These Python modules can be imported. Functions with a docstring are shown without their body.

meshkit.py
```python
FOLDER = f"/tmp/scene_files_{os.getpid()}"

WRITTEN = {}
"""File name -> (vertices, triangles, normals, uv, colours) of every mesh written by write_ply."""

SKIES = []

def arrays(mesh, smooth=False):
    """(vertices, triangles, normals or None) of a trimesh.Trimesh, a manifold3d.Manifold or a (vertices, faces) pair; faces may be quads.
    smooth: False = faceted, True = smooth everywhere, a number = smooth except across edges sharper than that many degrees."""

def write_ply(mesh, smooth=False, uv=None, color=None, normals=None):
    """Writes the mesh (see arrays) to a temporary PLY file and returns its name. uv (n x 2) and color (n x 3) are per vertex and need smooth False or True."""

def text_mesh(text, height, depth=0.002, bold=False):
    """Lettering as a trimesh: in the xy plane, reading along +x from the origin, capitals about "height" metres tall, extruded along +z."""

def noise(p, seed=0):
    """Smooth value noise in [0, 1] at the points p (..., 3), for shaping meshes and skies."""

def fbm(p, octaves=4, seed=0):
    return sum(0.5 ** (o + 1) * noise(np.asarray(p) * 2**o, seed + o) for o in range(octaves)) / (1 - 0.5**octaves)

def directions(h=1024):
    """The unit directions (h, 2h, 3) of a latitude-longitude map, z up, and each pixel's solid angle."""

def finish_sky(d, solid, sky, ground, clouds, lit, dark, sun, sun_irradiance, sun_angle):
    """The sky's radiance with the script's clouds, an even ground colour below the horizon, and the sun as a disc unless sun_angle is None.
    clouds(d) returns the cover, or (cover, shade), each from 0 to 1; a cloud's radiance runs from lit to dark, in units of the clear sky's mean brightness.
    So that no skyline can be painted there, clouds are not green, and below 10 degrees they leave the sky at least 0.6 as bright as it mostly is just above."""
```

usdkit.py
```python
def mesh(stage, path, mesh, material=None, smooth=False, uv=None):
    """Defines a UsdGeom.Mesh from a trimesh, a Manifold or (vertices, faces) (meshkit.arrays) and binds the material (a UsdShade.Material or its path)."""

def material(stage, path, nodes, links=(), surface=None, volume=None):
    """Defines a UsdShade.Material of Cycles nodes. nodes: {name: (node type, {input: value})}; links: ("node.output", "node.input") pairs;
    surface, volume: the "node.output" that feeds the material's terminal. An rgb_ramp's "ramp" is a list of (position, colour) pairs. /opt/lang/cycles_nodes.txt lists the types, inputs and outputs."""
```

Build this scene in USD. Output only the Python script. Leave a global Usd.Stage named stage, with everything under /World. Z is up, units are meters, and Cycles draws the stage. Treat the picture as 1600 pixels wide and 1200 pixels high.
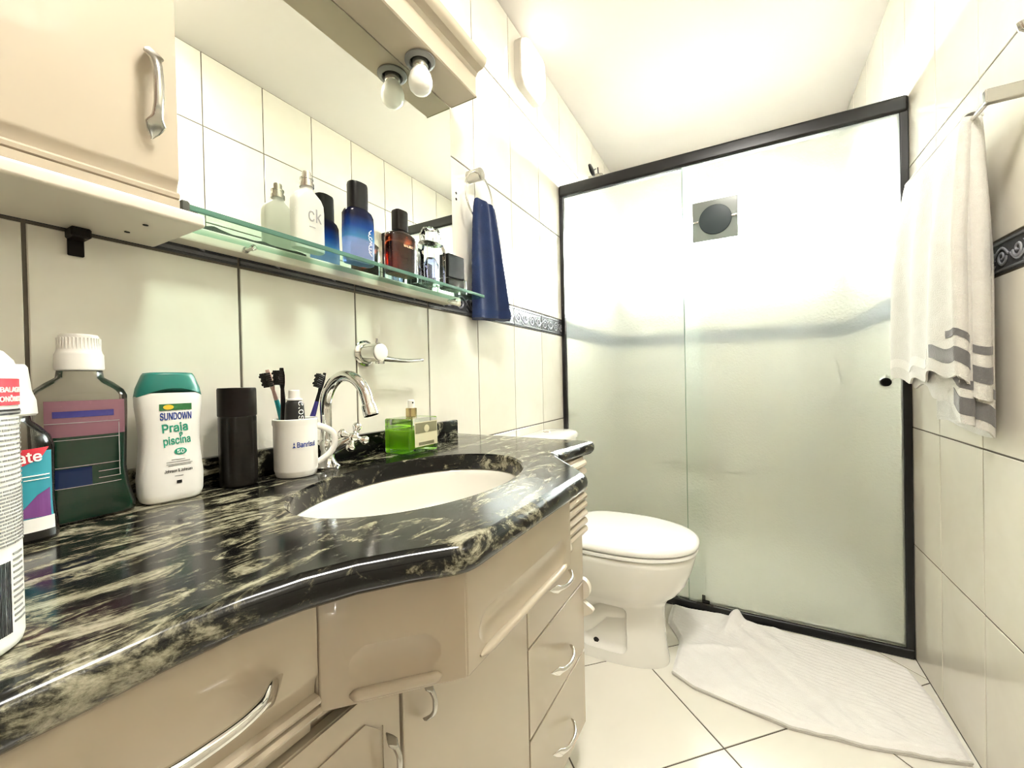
import math
import numpy as np
import trimesh
import manifold3d as m3
import usdkit
import meshkit
from shapely.geometry import Polygon, box as sbox
from shapely import affinity
from pxr import Usd, UsdGeom, UsdLux, UsdShade, Gf, Sdf, Vt

stage = Usd.Stage.CreateInMemory()
UsdGeom.SetStageUpAxis(stage, 'Z')
UsdGeom.SetStageMetersPerUnit(stage, 1.0)
UsdGeom.Xform.Define(stage, '/World')
UsdGeom.Scope.Define(stage, '/World/Looks')
rng = np.random.default_rng(7)
PI = math.pi

# ------------------------------------------------------------------ camera, sky, exposure
EXPOSURE = 2.05
cam = UsdGeom.Camera.Define(stage, '/World/camera')
cam.CreateHorizontalApertureAttr(36.0)
cam.CreateVerticalApertureAttr(27.0)
cam.CreateFocalLengthAttr(652.08 / 1600 * 36.0)
cam.CreateExposureAttr(EXPOSURE)
cam.CreateFStopAttr(0.0)
cam.CreateClippingRangeAttr(Gf.Vec2f(0.02, 1000))
yaw, pitch, roll = np.radians([-29.134, -0.5129, -1.2391])
_f = np.array([math.sin(yaw) * math.cos(pitch), math.cos(yaw) * math.cos(pitch), math.sin(pitch)])
_r = np.array([math.cos(yaw), -math.sin(yaw), 0])
_u = np.cross(_r, _f)
_r, _u = _r * math.cos(roll) + _u * math.sin(roll), -_r * math.sin(roll) + _u * math.cos(roll)
EYE = (0.78, 0.0, 0.9875)
cam.AddTransformOp().Set(Gf.Matrix4d(*_r, 0, *_u, 0, *(-_f), 0, *EYE, 1))

SKY = 20.0          # overcast daylight outside the shower window
LAMP = 1.8        # wall lamp diffuser
CEILING_LAMP = 28.0 # ceiling plafon above the photographer
dome = UsdLux.DomeLight.Define(stage, '/World/sky')
dome.CreateIntensityAttr(SKY)
dome.CreateColorAttr(Gf.Vec3f(1.0, 0.99, 0.96))

# ------------------------------------------------------------------ room numbers
W, H = 1.2815, 2.395
Y0, Y1, YS = -0.75, 2.95, 1.915
ROWS = [0.0, 0.395, 0.797, 1.198, 1.2765, 1.681, 2.0845, H]

# ------------------------------------------------------------------ naming helpers
_used = set()


def path_for(parent, name):
    base = f'{parent}/{name}'
    p, k = base, 0
    while p in _used:
        k += 1
        p = f'{base}_{k:03d}'
    _used.add(p)
    return p


def say(prim, label=None, cat=None, group=None, kind=None):
    for k, v in (('label', label), ('category', cat), ('group', group), ('kind', kind)):
        if v:
            prim.SetCustomDataByKey(k, v)


def thing(name, label=None, cat=None, loc=(0, 0, 0), rotz=0, group=None, kind=None):
    x = UsdGeom.Xform.Define(stage, path_for('/World', name))
    x.AddTranslateOp().Set(Gf.Vec3d(*map(float, loc)))
    if rotz:
        x.AddRotateZOp().Set(float(rotz))
    say(x.GetPrim(), label, cat, group, kind)
    return str(x.GetPath())


def part(parent, name, mesh, mat, smooth=35, label=None, kind=None):
    p = path_for(parent, name)
    m = usdkit.mesh(stage, p, mesh, mat, smooth=smooth)
    say(m.GetPrim(), label, kind=kind)
    return p


def solo(name, mesh, mat, label=None, cat=None, smooth=35, group=None, kind=None):
    p = part('/World', name, mesh, mat, smooth)
    say(stage.GetPrimAtPath(p), label, cat, group, kind)
    return p


# ------------------------------------------------------------------ mesh helpers
def cat(*ms):
    return trimesh.util.concatenate([trimesh.Trimesh(*meshkit.arrays(m)[:2], process=False) for m in ms])


def T(m, loc=(0, 0, 0), rx=0, ry=0, rz=0, s=None):
    m = m.copy()
    if s is not None:
        m.apply_scale(s)
    for a, ax in ((rx, [1, 0, 0]), (ry, [0, 1, 0]), (rz, [0, 0, 1])):
        if a:
            m.apply_transform(trimesh.transformations.rotation_matrix(math.radians(a), ax))
    m.apply_translation(loc)
    return m


def rbox(x0, x1, y0, y1, z0, z1, r=0.002, n=2):
    """box with rounded edges"""
    d = min(x1 - x0, y1 - y0, z1 - z0)
    r = min(r, d * 0.49)
    if n <= 1:
        pts = []
        for i in (0, 1):
            for j in (0, 1):
                for k in (0, 1):
                    for a in range(3):
                        p = [(x0, x1)[i], (y0, y1)[j], (z0, z1)[k]]
                        for b in range(3):
                            if b != a:
                                s = 1 if (i, j, k)[b] == 0 else -1
                                p[b] += s * r
                        pts.append(p)
        return m3m(m3.Manifold.hull_points(np.array(pts)))
    s = m3.Manifold.sphere(r, 4 * n)
    ss = [s.translate(((x0 + r, x1 - r)[i], (y0 + r, y1 - r)[j], (z0 + r, z1 - r)[k])) for i in (0, 1) for j in (0, 1) for k in (0, 1)]
    return m3m(m3.Manifold.batch_hull(ss))


def m3m(m):
    q = m.to_mesh()
    return trimesh.Trimesh(np.array(q.vert_properties[:, :3], float), np.array(q.tri_verts, int), process=False)


def to_m3(t):
    t = t.copy()
    t.merge_vertices()
    return m3.Manifold(m3.Mesh(np.asarray(t.vertices, np.float32), np.asarray(t.faces, np.uint32)))


def lathe(prof, n=40, cap=True):
    """prof: (r, z) bottom to top; closed at the axis where r = 0"""
    prof = [(max(r, 0), z) for r, z in prof]
    if cap and prof[0][0] > 0:
        prof = [(0, prof[0][1])] + prof
    if cap and prof[-1][0] > 0:
        prof = prof + [(0, prof[-1][1])]
    a = np.arange(n) * 2 * PI / n
    v, rows = [], []
    for r, z in prof:
        if r < 1e-9:
            rows.append([len(v)] * n)
            v.append((0, 0, z))
        else:
            rows.append(list(range(len(v), len(v) + n)))
            v += [(r * math.cos(t), r * math.sin(t), z) for t in a]
    f = []
    for p, q in zip(rows[:-1], rows[1:]):
        for i in range(n):
            j = (i + 1) % n
            a_, b_, c_, d_ = p[i], p[j], q[j], q[i]
            if a_ != b_:
                f.append((a_, b_, c_))
            if c_ != d_:
                f.append((a_, c_, d_))
    return trimesh.Trimesh(np.array(v, float), np.array(f), process=False)


def sweep(path, ra, rb=None, sides=12, up=(0, 0, 1), caps=True, power=2.0):
    """tube with an elliptical section; ra along the side vector, rb along the normal; radii may vary"""
    p = np.asarray(path, float)
    n = len(p)
    ra = np.broadcast_to(ra, n).astype(float)
    rb = ra if rb is None else np.broadcast_to(rb, n).astype(float)
    t = np.gradient(p, axis=0)
    t /= np.linalg.norm(t, axis=1, keepdims=True) + 1e-12
    side = np.cross(t, np.asarray(up, float))
    for i in range(n):
        if np.linalg.norm(side[i]) < 1e-4:
            side[i] = side[i - 1] if i else np.cross(t[i], [0.3, 1, 0.2])
    side /= np.linalg.norm(side, axis=1, keepdims=True) + 1e-12
    for i in range(1, n):
        if side[i] @ side[i - 1] < 0:
            side[i] *= -1
    nor = np.cross(side, t)
    a = np.arange(sides) * 2 * PI / sides
    ca, sa = np.cos(a), np.sin(a)
    ca, sa = np.sign(ca) * np.abs(ca) ** (2 / power), np.sign(sa) * np.abs(sa) ** (2 / power)
    v = p[:, None] + (ra[:, None] * ca)[..., None] * side[:, None] + (rb[:, None] * sa)[..., None] * nor[:, None]
    return grid_loop(v, caps)


def grid_loop(v, caps=True):
    """v: rings x sides x 3, closed around the second axis"""
    n, s = v.shape[:2]
    i, j = np.meshgrid(np.arange(n - 1), np.arange(s), indexing='ij')
    q = np.stack([i * s + j, i * s + (j + 1) % s, (i + 1) * s + (j + 1) % s, (i + 1) * s + j], -1).reshape(-1, 4)
    f = [q[:, [0, 1, 2]], q[:, [0, 2, 3]]]
    vv = v.reshape(-1, 3)
    if caps:
        c0, c1 = len(vv), len(vv) + 1
        vv = np.vstack([vv, v[0].mean(0), v[-1].mean(0)])
        k = np.arange(s)
        f.append(np.stack([np.full(s, c0), (k + 1) % s, k], 1))
        f.append(np.stack([np.full(s, c1), (n - 1) * s + k, (n - 1) * s + (k + 1) % s], 1))
    m = trimesh.Trimesh(vv, np.vstack(f), process=False)
    if m.volume < 0:
        m.invert()
    return m


def loft(secs, n=48, caps=True):
    """secs: (z, half_width, half_depth[, power[, cx, cy]]) superellipse sections"""
    a = np.arange(n) * 2 * PI / n
    v = []
    for s in secs:
        z, w, d = s[:3]
        p = s[3] if len(s) > 3 else 2.0
        cx, cy = (s[4], s[5]) if len(s) > 5 else (0, 0)
        ca, sa = np.cos(a), np.sin(a)
        v.append(np.stack([cx + w * np.sign(ca) * np.abs(ca) ** (2 / p), cy + d * np.sign(sa) * np.abs(sa) ** (2 / p), np.full(n, z)], 1))
    return grid_loop(np.array(v), caps)


def prism(poly, z0, z1):
    m = trimesh.creation.extrude_polygon(poly if isinstance(poly, Polygon) else Polygon(poly), z1 - z0, engine='earcut')
    m.apply_translation((0, 0, z0))
    return m


def prof_y(pts, y0, y1):
    """profile (x, z) extruded along y"""
    m = trimesh.creation.extrude_polygon(Polygon(pts), y1 - y0, engine='earcut')   # x, z -> x, y ; depth z
    v = np.array(m.vertices)
    m.vertices = np.stack([v[:, 0], y1 - v[:, 2], v[:, 1]], 1)
    return m


def sheet(P, thick=None, N=None):
    """grid of points (n x m x 3) as a surface; with thick a closed slab along -N"""
    n, m = P.shape[:2]
    i, j = np.meshgrid(np.arange(n - 1), np.arange(m - 1), indexing='ij')
    q = np.stack([i * m + j, (i + 1) * m + j, (i + 1) * m + j + 1, i * m + j + 1], -1).reshape(-1, 4)
    f = np.vstack([q[:, [0, 1, 2]], q[:, [0, 2, 3]]])
    if thick is None:
        return trimesh.Trimesh(P.reshape(-1, 3), f, process=False)
    du, dv = np.gradient(P, axis=0), np.gradient(P, axis=1)
    nn = np.cross(du, dv)
    nn /= np.linalg.norm(nn, axis=2, keepdims=True) + 1e-12
    B = P - nn * thick
    k = n * m
    border = [(a, 0) for a in range(n)] + [(n - 1, b) for b in range(1, m)] + [(a, m - 1) for a in range(n - 2, -1, -1)] + [(0, b) for b in range(m - 2, 0, -1)]
    ids = np.array([a * m + b for a, b in border])
    nx = np.roll(ids, -1)
    g = np.vstack([np.stack([ids, k + ids, nx], 1), np.stack([nx, k + ids, k + nx], 1)])
    msh = trimesh.Trimesh(np.vstack([P.reshape(-1, 3), B.reshape(-1, 3)]), np.vstack([f, f[:, ::-1] + k, g[:, ::-1]]), process=False)
    if msh.volume < 0:
        msh.invert()
    return msh


def text(s, h, bold=False, width=None, depth=0.0004, center=True):
    m = meshkit.text_mesh(s, h, depth, bold)
    if center:
        b = m.bounds
        m.apply_translation((-(b[0, 0] + b[1, 0]) / 2, 0, 0))
    if width:
        w = np.ptp(m.vertices[:, 0])
        m.apply_scale([width / w, 1, 1])
    return m


def flat(x0, x1, z0, z1, depth=0.0004, n=None):
    """small rectangle in decal space, cut into columns so that it can bend"""
    n = n or max(2, int((x1 - x0) / 0.004) + 1)
    k = max(2, int((z1 - z0) / 0.004) + 1)
    X, Z = np.meshgrid(np.linspace(x0, x1, n), np.linspace(z0, z1, k), indexing='ij')
    return sheet(np.stack([X, Z, np.full_like(X, depth)], -1), depth)


def flat_poly(pts, depth=0.0004, edge=0.006):
    m = trimesh.creation.extrude_polygon(Polygon(pts), depth, engine='earcut')
    v, f = trimesh.remesh.subdivide_to_size(m.vertices, m.faces, edge)
    return trimesh.Trimesh(v, f, process=False)


def wrap(m, fn, lift=0.0002):
    """decal mesh (u, v, d) -> fn(u, v, d + lift)"""
    m = m.copy()
    v = np.array(m.vertices)
    m.vertices = fn(v[:, 0], v[:, 1], v[:, 2] + lift)
    return m


def on_loft(secs):
    z = np.array([s[0] for s in secs]); w = np.array([s[1] for s in secs]); d = np.array([s[2] for s in secs])
    p = np.array([s[3] if len(s) > 3 else 2.0 for s in secs])

    def fn(u, v, t):
        W_, D_, P_ = np.interp(v, z, w), np.interp(v, z, d), np.interp(v, z, p)
        k = np.clip(np.abs(u / W_), 0, 0.98)
        y = D_ * (1 - k ** P_) ** (1 / P_)
        return np.stack([u, -y - t, v], 1)
    return fn


def on_cyl(r, a0=0.0):
    """u: arc length around, seen from -y when a0 = 0"""
    def fn(u, v, t):
        a = u / r + a0
        return np.stack([(r + t) * np.sin(a), -(r + t) * np.cos(a), v], 1)
    return fn


# ------------------------------------------------------------------ materials
MAT = {}


def L(name, nodes, links=(), surface='p.BSDF', volume=None):
    MAT[name] = usdkit.material(stage, f'/World/Looks/{name}', nodes, links, surface=surface, volume=volume)
    return MAT[name]


def plain(name, col, rough=0.4, **kw):
    return L(name, {'p': ('principled_bsdf', {'base_color': col, 'roughness': rough, **kw})})


def bumpy(name, col, rough, scale, dist, strength=1.0, detail=4, col2=None, cscale=None, stretch=(1, 1, 1), **kw):
    nodes = {'t': ('texture_coordinate', {}), 'g': ('mapping', {'scale': stretch}),
             'n': ('noise_texture', {'scale': scale, 'detail': detail}),
             'b': ('bump', {'strength': strength, 'distance': dist}),
             'p': ('principled_bsdf', {'base_color': col, 'roughness': rough, **kw})}
    links = [('t.object', 'g.vector'), ('g.vector', 'n.vector'), ('n.fac', 'b.height'), ('b.normal', 'p.normal')]
    if col2 is not None:
        nodes['c'] = ('noise_texture', {'scale': cscale or scale, 'detail': 5, 'roughness': 0.6, 'distortion': 0.6})
        nodes['r'] = ('rgb_ramp', {'ramp': [(0.3, col), (0.75, col2)]})
        links += [('g.vector', 'c.vector'), ('c.fac', 'r.fac'), ('r.color', 'p.base_color')]
    return L(name, nodes, links)


# glazed wall tile: off-white with a faint marbled cloud
for i, (c1, c2) in enumerate([((.80, .765, .675), (.735, .695, .60)), ((.81, .775, .69), (.75, .71, .62)), ((.79, .755, .66), (.73, .69, .59))]):
    bumpy(f'tile_glaze_{"abc"[i]}', c1, 0.09, 9 + i, 0.0006, 0.25, col2=c2, cscale=5.0, specular_ior_level=0.5)
TILES = ['tile_glaze_a', 'tile_glaze_b', 'tile_glaze_c']
bumpy('grout', (.13, .112, .088), 0.9, 120, 0.001, 0.5)
bumpy('floor_glaze', (.88, .85, .77), 0.16, 6, 0.0006, 0.25, col2=(.84, .81, .72), cscale=3.5)
bumpy('border_glaze', (.035, .037, .042), 0.2, 60, 0.001, 0.4, col2=(.085, .088, .098), cscale=18)
plain('border_scroll', (.36, .37, .41), 0.3, metallic=0.4)
plain('border_rail', (.16, .165, .18), 0.25, metallic=0.3)
bumpy('ceiling_paint', (.60, .56, .515), 0.9, 90, 0.0006, 0.3)
plain('door_paint', (.22, .13, .075), 0.5)
bumpy('laminate', (.455, .39, .295), 0.25, 8, 0.0004, 0.12, coat_weight=0.5, coat_roughness=0.03, specular_ior_level=0.3)
bumpy('laminate_light', (.74, .685, .58), 0.3, 30, 0.0004, 0.2)
plain('chrome', (.72, .71, .68), 0.07, metallic=1.0)
plain('steel', (.55, .54, .50), 0.2, metallic=1.0)
plain('gold', (.55, .45, .24), 0.18, metallic=1.0)
plain('mirror_silver', (.90, .93, .87), 0.0, metallic=1.0)
plain('dark_corrosion', (.06, .065, .05), 0.6)
plain('black_aluminium', (.003, .0032, .0038), 0.32)
plain('black_plastic', (.003, .003, .003), 0.35, specular_ior_level=0.22)
plain('brown_black', (.007, .0045, .0035), 0.38, specular_ior_level=0.18)
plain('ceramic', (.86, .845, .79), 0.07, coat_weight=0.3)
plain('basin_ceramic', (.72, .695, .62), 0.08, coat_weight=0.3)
plain('white_plastic', (.82, .80, .75), 0.35)
plain('seat_plastic', (.90, .885, .85), 0.2)
plain('hole_dark', (.02, .018, .016), 0.8)
plain('socket_grey', (.20, .20, .19), 0.4)
plain('bulb_glass', (.80, .78, .72), 0.25)
plain('print_black', (.010, .010, .011), 0.4)
plain('print_grey', (.28, .28, .27), 0.5)
plain('print_blue', (.02, .05, .28), 0.45)
plain('print_navy', (.025, .02, .16), 0.45)
plain('print_green', (.02, .32, .20), 0.45)
plain('print_dkgreen', (.03, .17, .05), 0.45)
plain('print_yellow', (.75, .52, .03), 0.5)
plain('print_red', (.50, .015, .035), 0.45)
plain('print_white', (.85, .84, .80), 0.45)
plain('print_teal', (.02, .26, .33), 0.45)
plain('print_purple', (.16, .04, .20), 0.45)
plain('print_cream', (.62, .58, .38), 0.5)
plain('print_olive', (.20, .19, .10), 0.5)
plain('print_copper', (.72, .42, .25), 0.4, metallic=0.3)
plain('teal_plastic', (.02, .36, .40), 0.3)
plain('sun_cap', (.01, .16, .125), 0.3)
plain('pale_pink', (.62, .42, .38), 0.4)
plain('navy_cap', (.02, .025, .06), 0.4)
plain('lamp_base', (.62, .585, .52), 0.5)
L('plafon_glow', {'e': ('emission', {'color': (1.0, 0.965, 0.89), 'strength': CEILING_LAMP})}, surface='e.emission')
L('lamp_glow', {'e': ('emission', {'color': (1.0, 0.90, 0.755), 'strength': LAMP})}, surface='e.emission')

# granite: black ground with drawn-out cream and grey flakes
L('granite', {
    't': ('texture_coordinate', {}),
    'g': ('mapping', {'rotation': (0, 0, 0.12), 'scale': (2.6, 1.0, 2.0)}),
    'n1': ('noise_texture', {'scale': 12.0, 'detail': 10, 'roughness': 0.72, 'distortion': 1.4}),
    'g2': ('mapping', {'scale': (2.2, 1.0, 1.6), 'location': (3, 5, 1)}),
    'n2': ('noise_texture', {'scale': 3.2, 'detail': 3, 'roughness': 0.5, 'distortion': 0.8}),
    'n3': ('noise_texture', {'scale': 90, 'detail': 4, 'roughness': 0.7}),
    'm': ('math', {'math_type': 'multiply_add', 'value2': 0.45}),
    'm2': ('math', {'math_type': 'multiply_add', 'value2': 0.25}),
    'r': ('rgb_ramp', {'ramp': [(0.0, (.003, .003, .0035)), (0.785, (.003, .003, .003)), (0.835, (.011, .011, .0095)), (0.872, (.055, .052, .033)), (0.93, (.21, .196, .132)), (1.0, (.36, .34, .25))]}),
    'p': ('principled_bsdf', {'roughness': 0.13, 'specular_ior_level': 0.38})},
  [('t.object', 'g.vector'), ('t.object', 'g2.vector'), ('g.vector', 'n1.vector'), ('g2.vector', 'n2.vector'), ('t.object', 'n3.vector'),
   ('n2.fac', 'm.value1'), ('n1.fac', 'm.value3'), ('n3.fac', 'm2.value1'), ('m.value', 'm2.value3'), ('m2.value', 'r.fac'), ('r.color', 'p.base_color')])


def shell(name, tint, spec=0.06, rough=0.05):
    """thin clear or tinted wall of a bottle or pane: see-through with a mirror gloss on top"""
    return L(name, {'t': ('transparent_bsdf', {'color': tint}), 'g': ('glossy_bsdf', {'color': (1, 1, 1), 'roughness': rough}),
                    'f': ('fresnel', {'IOR': 1.45}), 'm': ('mix_closure', {})},
             [('f.fac', 'm.fac'), ('t.BSDF', 'm.closure1'), ('g.BSDF', 'm.closure2')], surface='m.closure')


shell('clear_glass', (.93, .95, .95))
shell('clear_plastic', (.84, .83, .80), rough=0.12)
shell('smoke_glass', (.25, .25, .24))
shell('brown_glass', (.42, .17, .10))
shell('pale_blue_glass', (.62, .66, .90))


def liquid(name, col, through, mix=0.5, rough=0.1):
    return L(name, {'t': ('transparent_bsdf', {'color': through}), 'p': ('principled_bsdf', {'base_color': col, 'roughness': rough}), 'm': ('mix_closure', {'fac': mix})},
             [('t.BSDF', 'm.closure1'), ('p.BSDF', 'm.closure2')], surface='m.closure')


liquid('liquid_green', (.006, .085, .05), (.12, .42, .28), 0.88)
liquid('liquid_lime', (.30, .56, .03), (.55, .82, .12), 0.6)
liquid('liquid_grey', (.12, .11, .12), (.5, .48, .5), 0.7)
liquid('frosted_bottle', (.78, .78, .72), (.85, .86, .80), 0.62, 0.35)
liquid('shelf_glass', (.05, .16, .12), (.80, .93, .87), 0.06, 0.03)
liquid('glass_edge', (.10, .22, .17), (.45, .70, .60), 0.7, 0.1)
liquid('film_purple', (.30, .15, .19), (.8, .6, .65), 0.5)
liquid('film_navy', (.012, .03, .10), (.3, .4, .55), 0.6)
liquid('plate_clear', (.20, .225, .205), (.5, .55, .5), 0.92, 0.2)
L('plate_mirror', {'p': ('principled_bsdf', {'base_color': (.045, .06, .065), 'roughness': 0.25, 'metallic': 0.0, 'specular_ior_level': 0.15})})

# blue perfume glass, black lacquer above fading to clear blue below (a dyed gradient on the bottle itself)
L('blue_fade_glass', {
    't': ('texture_coordinate', {}), 's': ('separate_xyz', {}), 'k': ('map_range', {'from_min': 0.0, 'from_max': 0.12}),
    'r': ('rgb_ramp', {'ramp': [(0.0, (.55, .66, .90)), (0.38, (.40, .55, .90)), (0.42, (.12, .42, .72)), (0.60, (.02, .10, .45)), (0.78, (.006, .012, .06)), (1.0, (.004, .004, .006))]}),
    'x': ('transparent_bsdf', {}), 'd': ('principled_bsdf', {'roughness': 0.08}), 'a': ('mix_closure', {'fac': 0.35})},
  [('t.object', 's.vector'), ('s.z', 'k.value'), ('k.result', 'r.fac'), ('r.color', 'x.color'), ('r.color', 'd.base_color'), ('x.BSDF', 'a.closure1'), ('d.BSDF', 'a.closure2')], surface='a.closure')

# ripple glass of the shower screen
L('shower_glass', {
    't': ('texture_coordinate', {}),
    'n': ('noise_texture', {'scale': 130, 'detail': 1.5}), 'b': ('bump', {'strength': 0.55, 'distance': 0.0022}),
    'r': ('refraction_bsdf', {'color': (.965, .985, .97), 'roughness': 0.29, 'IOR': 1.12}),
    'd': ('translucent_bsdf', {'color': (.86, .90, .86)}),
    'a': ('mix_closure', {'fac': 0.07}),
    'g': ('glossy_bsdf', {'color': (1, 1, 1), 'roughness': 0.08}), 'f': ('fresnel', {'IOR': 1.4}), 'm': ('mix_closure', {})},
  [('t.object', 'n.vector'), ('n.fac', 'b.height'), ('b.normal', 'r.normal'), ('r.BSDF', 'a.closure1'), ('d.BSDF', 'a.closure2'),
   ('f.fac', 'm.fac'), ('a.closure', 'm.closure1'), ('g.BSDF', 'm.closure2')], surface='m.closure')
shell('window_pane', (.92, .95, .95))


def terry(name, col, col2, scale=420, dist=0.0016, strength=0.6):
    bumpy(name, col, 0.95, scale, dist, strength, detail=3, col2=col2, cscale=30, sheen_weight=0.4, sheen_roughness=0.5)


terry('terry_white', (.70, .68, .625), (.64, .615, .555), 420, 0.0022, 0.8)
terry('terry_mat', (.94, .925, .90), (.90, .88, .85), 320, 0.0022, 0.6)
bumpy('terry_blue', (.002, .014, .070), 0.95, 420, 0.0016, 0.6, detail=3, col2=(.0015, .010, .050), cscale=30, sheen_weight=0.08)
terry('terry_grey', (.17, .165, .16), (.14, .135, .13))
terry('terry_band', (.78, .76, .70), (.74, .71, .65), 400, 0.002)

# ------------------------------------------------------------------ room shell
GAP, PROUD = 0.0042, 0.0022


def tile_mesh(w, h, t=PROUD, c=0.0011, tilt=(0, 0)):
    """slab in local (u, v, n): a bevelled face and four sides, open at the back"""
    o = np.array([(0, 0), (w, 0), (w, h), (0, h)], float)
    i = np.array([(c, c), (w - c, c), (w - c, h - c), (c, h - c)], float)
    def dz(p):
        return tilt[0] * (p[:, 0] / w - .5) + tilt[1] * (p[:, 1] / h - .5)
    v = np.vstack([np.c_[o, np.full(4, -0.004)], np.c_[o, np.full(4, t - c) + dz(o)], np.c_[i, np.full(4, t) + dz(i)]])
    f = [(8, 9, 10), (8, 10, 11)]
    for k in range(4):
        j = (k + 1) % 4
        f += [(k, j, 4 + j), (k, 4 + j, 4 + k), (4 + k, 4 + j, 8 + j), (4 + k, 8 + j, 8 + k)]
    return v, np.array(f)


def place(vf, O, U, V, N):
    v, f = vf
    O, U, V, N = (np.asarray(a, float) for a in (O, U, V, N))
    vv = O + v[:, :1] * U + v[:, 1:2] * V + v[:, 2:] * N
    m = trimesh.Trimesh(vv, f, process=False)
    return m if np.dot(np.cross(U, V), N) > 0 else trimesh.Trimesh(vv, f[:, ::-1], process=False)


def scroll_mesh():
    """one acanthus-like scroll repeat of the border, flat relief, 0.126 long"""
    out = []
    def spiral(cx, cy, r0, turns, a0, sgn):
        s = np.linspace(0, 1, 22)
        a = a0 + sgn * s * turns * 2 * PI
        r = r0 * (1 - 0.85 * s)
        return np.stack([cx + r * np.cos(a), cy + r * np.sin(a), np.full_like(s, 0.002)], 1), 0.0036 * (1 - 0.6 * s) + 0.0008
    for cx, cy, sg in ((0.03, 0.036, 1), (0.094, 0.042, -1)):
        p, r = spiral(cx, cy, 0.019, 1.3, PI * (1 if sg > 0 else 0), sg)
        out.append(sweep(p, r, 0.0022, 6, (0, 0, 1)))
    s = np.linspace(0, 1, 16)
    out.append(sweep(np.stack([0.004 + 0.118 * s, 0.039 + 0.019 * np.sin(s * 2 * PI), np.full_like(s, 0.002)], 1), 0.003, 0.002, 6))
    for k in range(3):
        q = np.stack([0.058 + 0.014 * s, 0.022 + k * 0.012 + 0.01 * s * (k - 1), np.full_like(s, 0.002)], 1)
        out.append(sweep(q, 0.0028 * np.sin(s * PI) + 0.0004, 0.002, 6))
    return cat(*out)


SCROLL = scroll_mesh()


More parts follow.
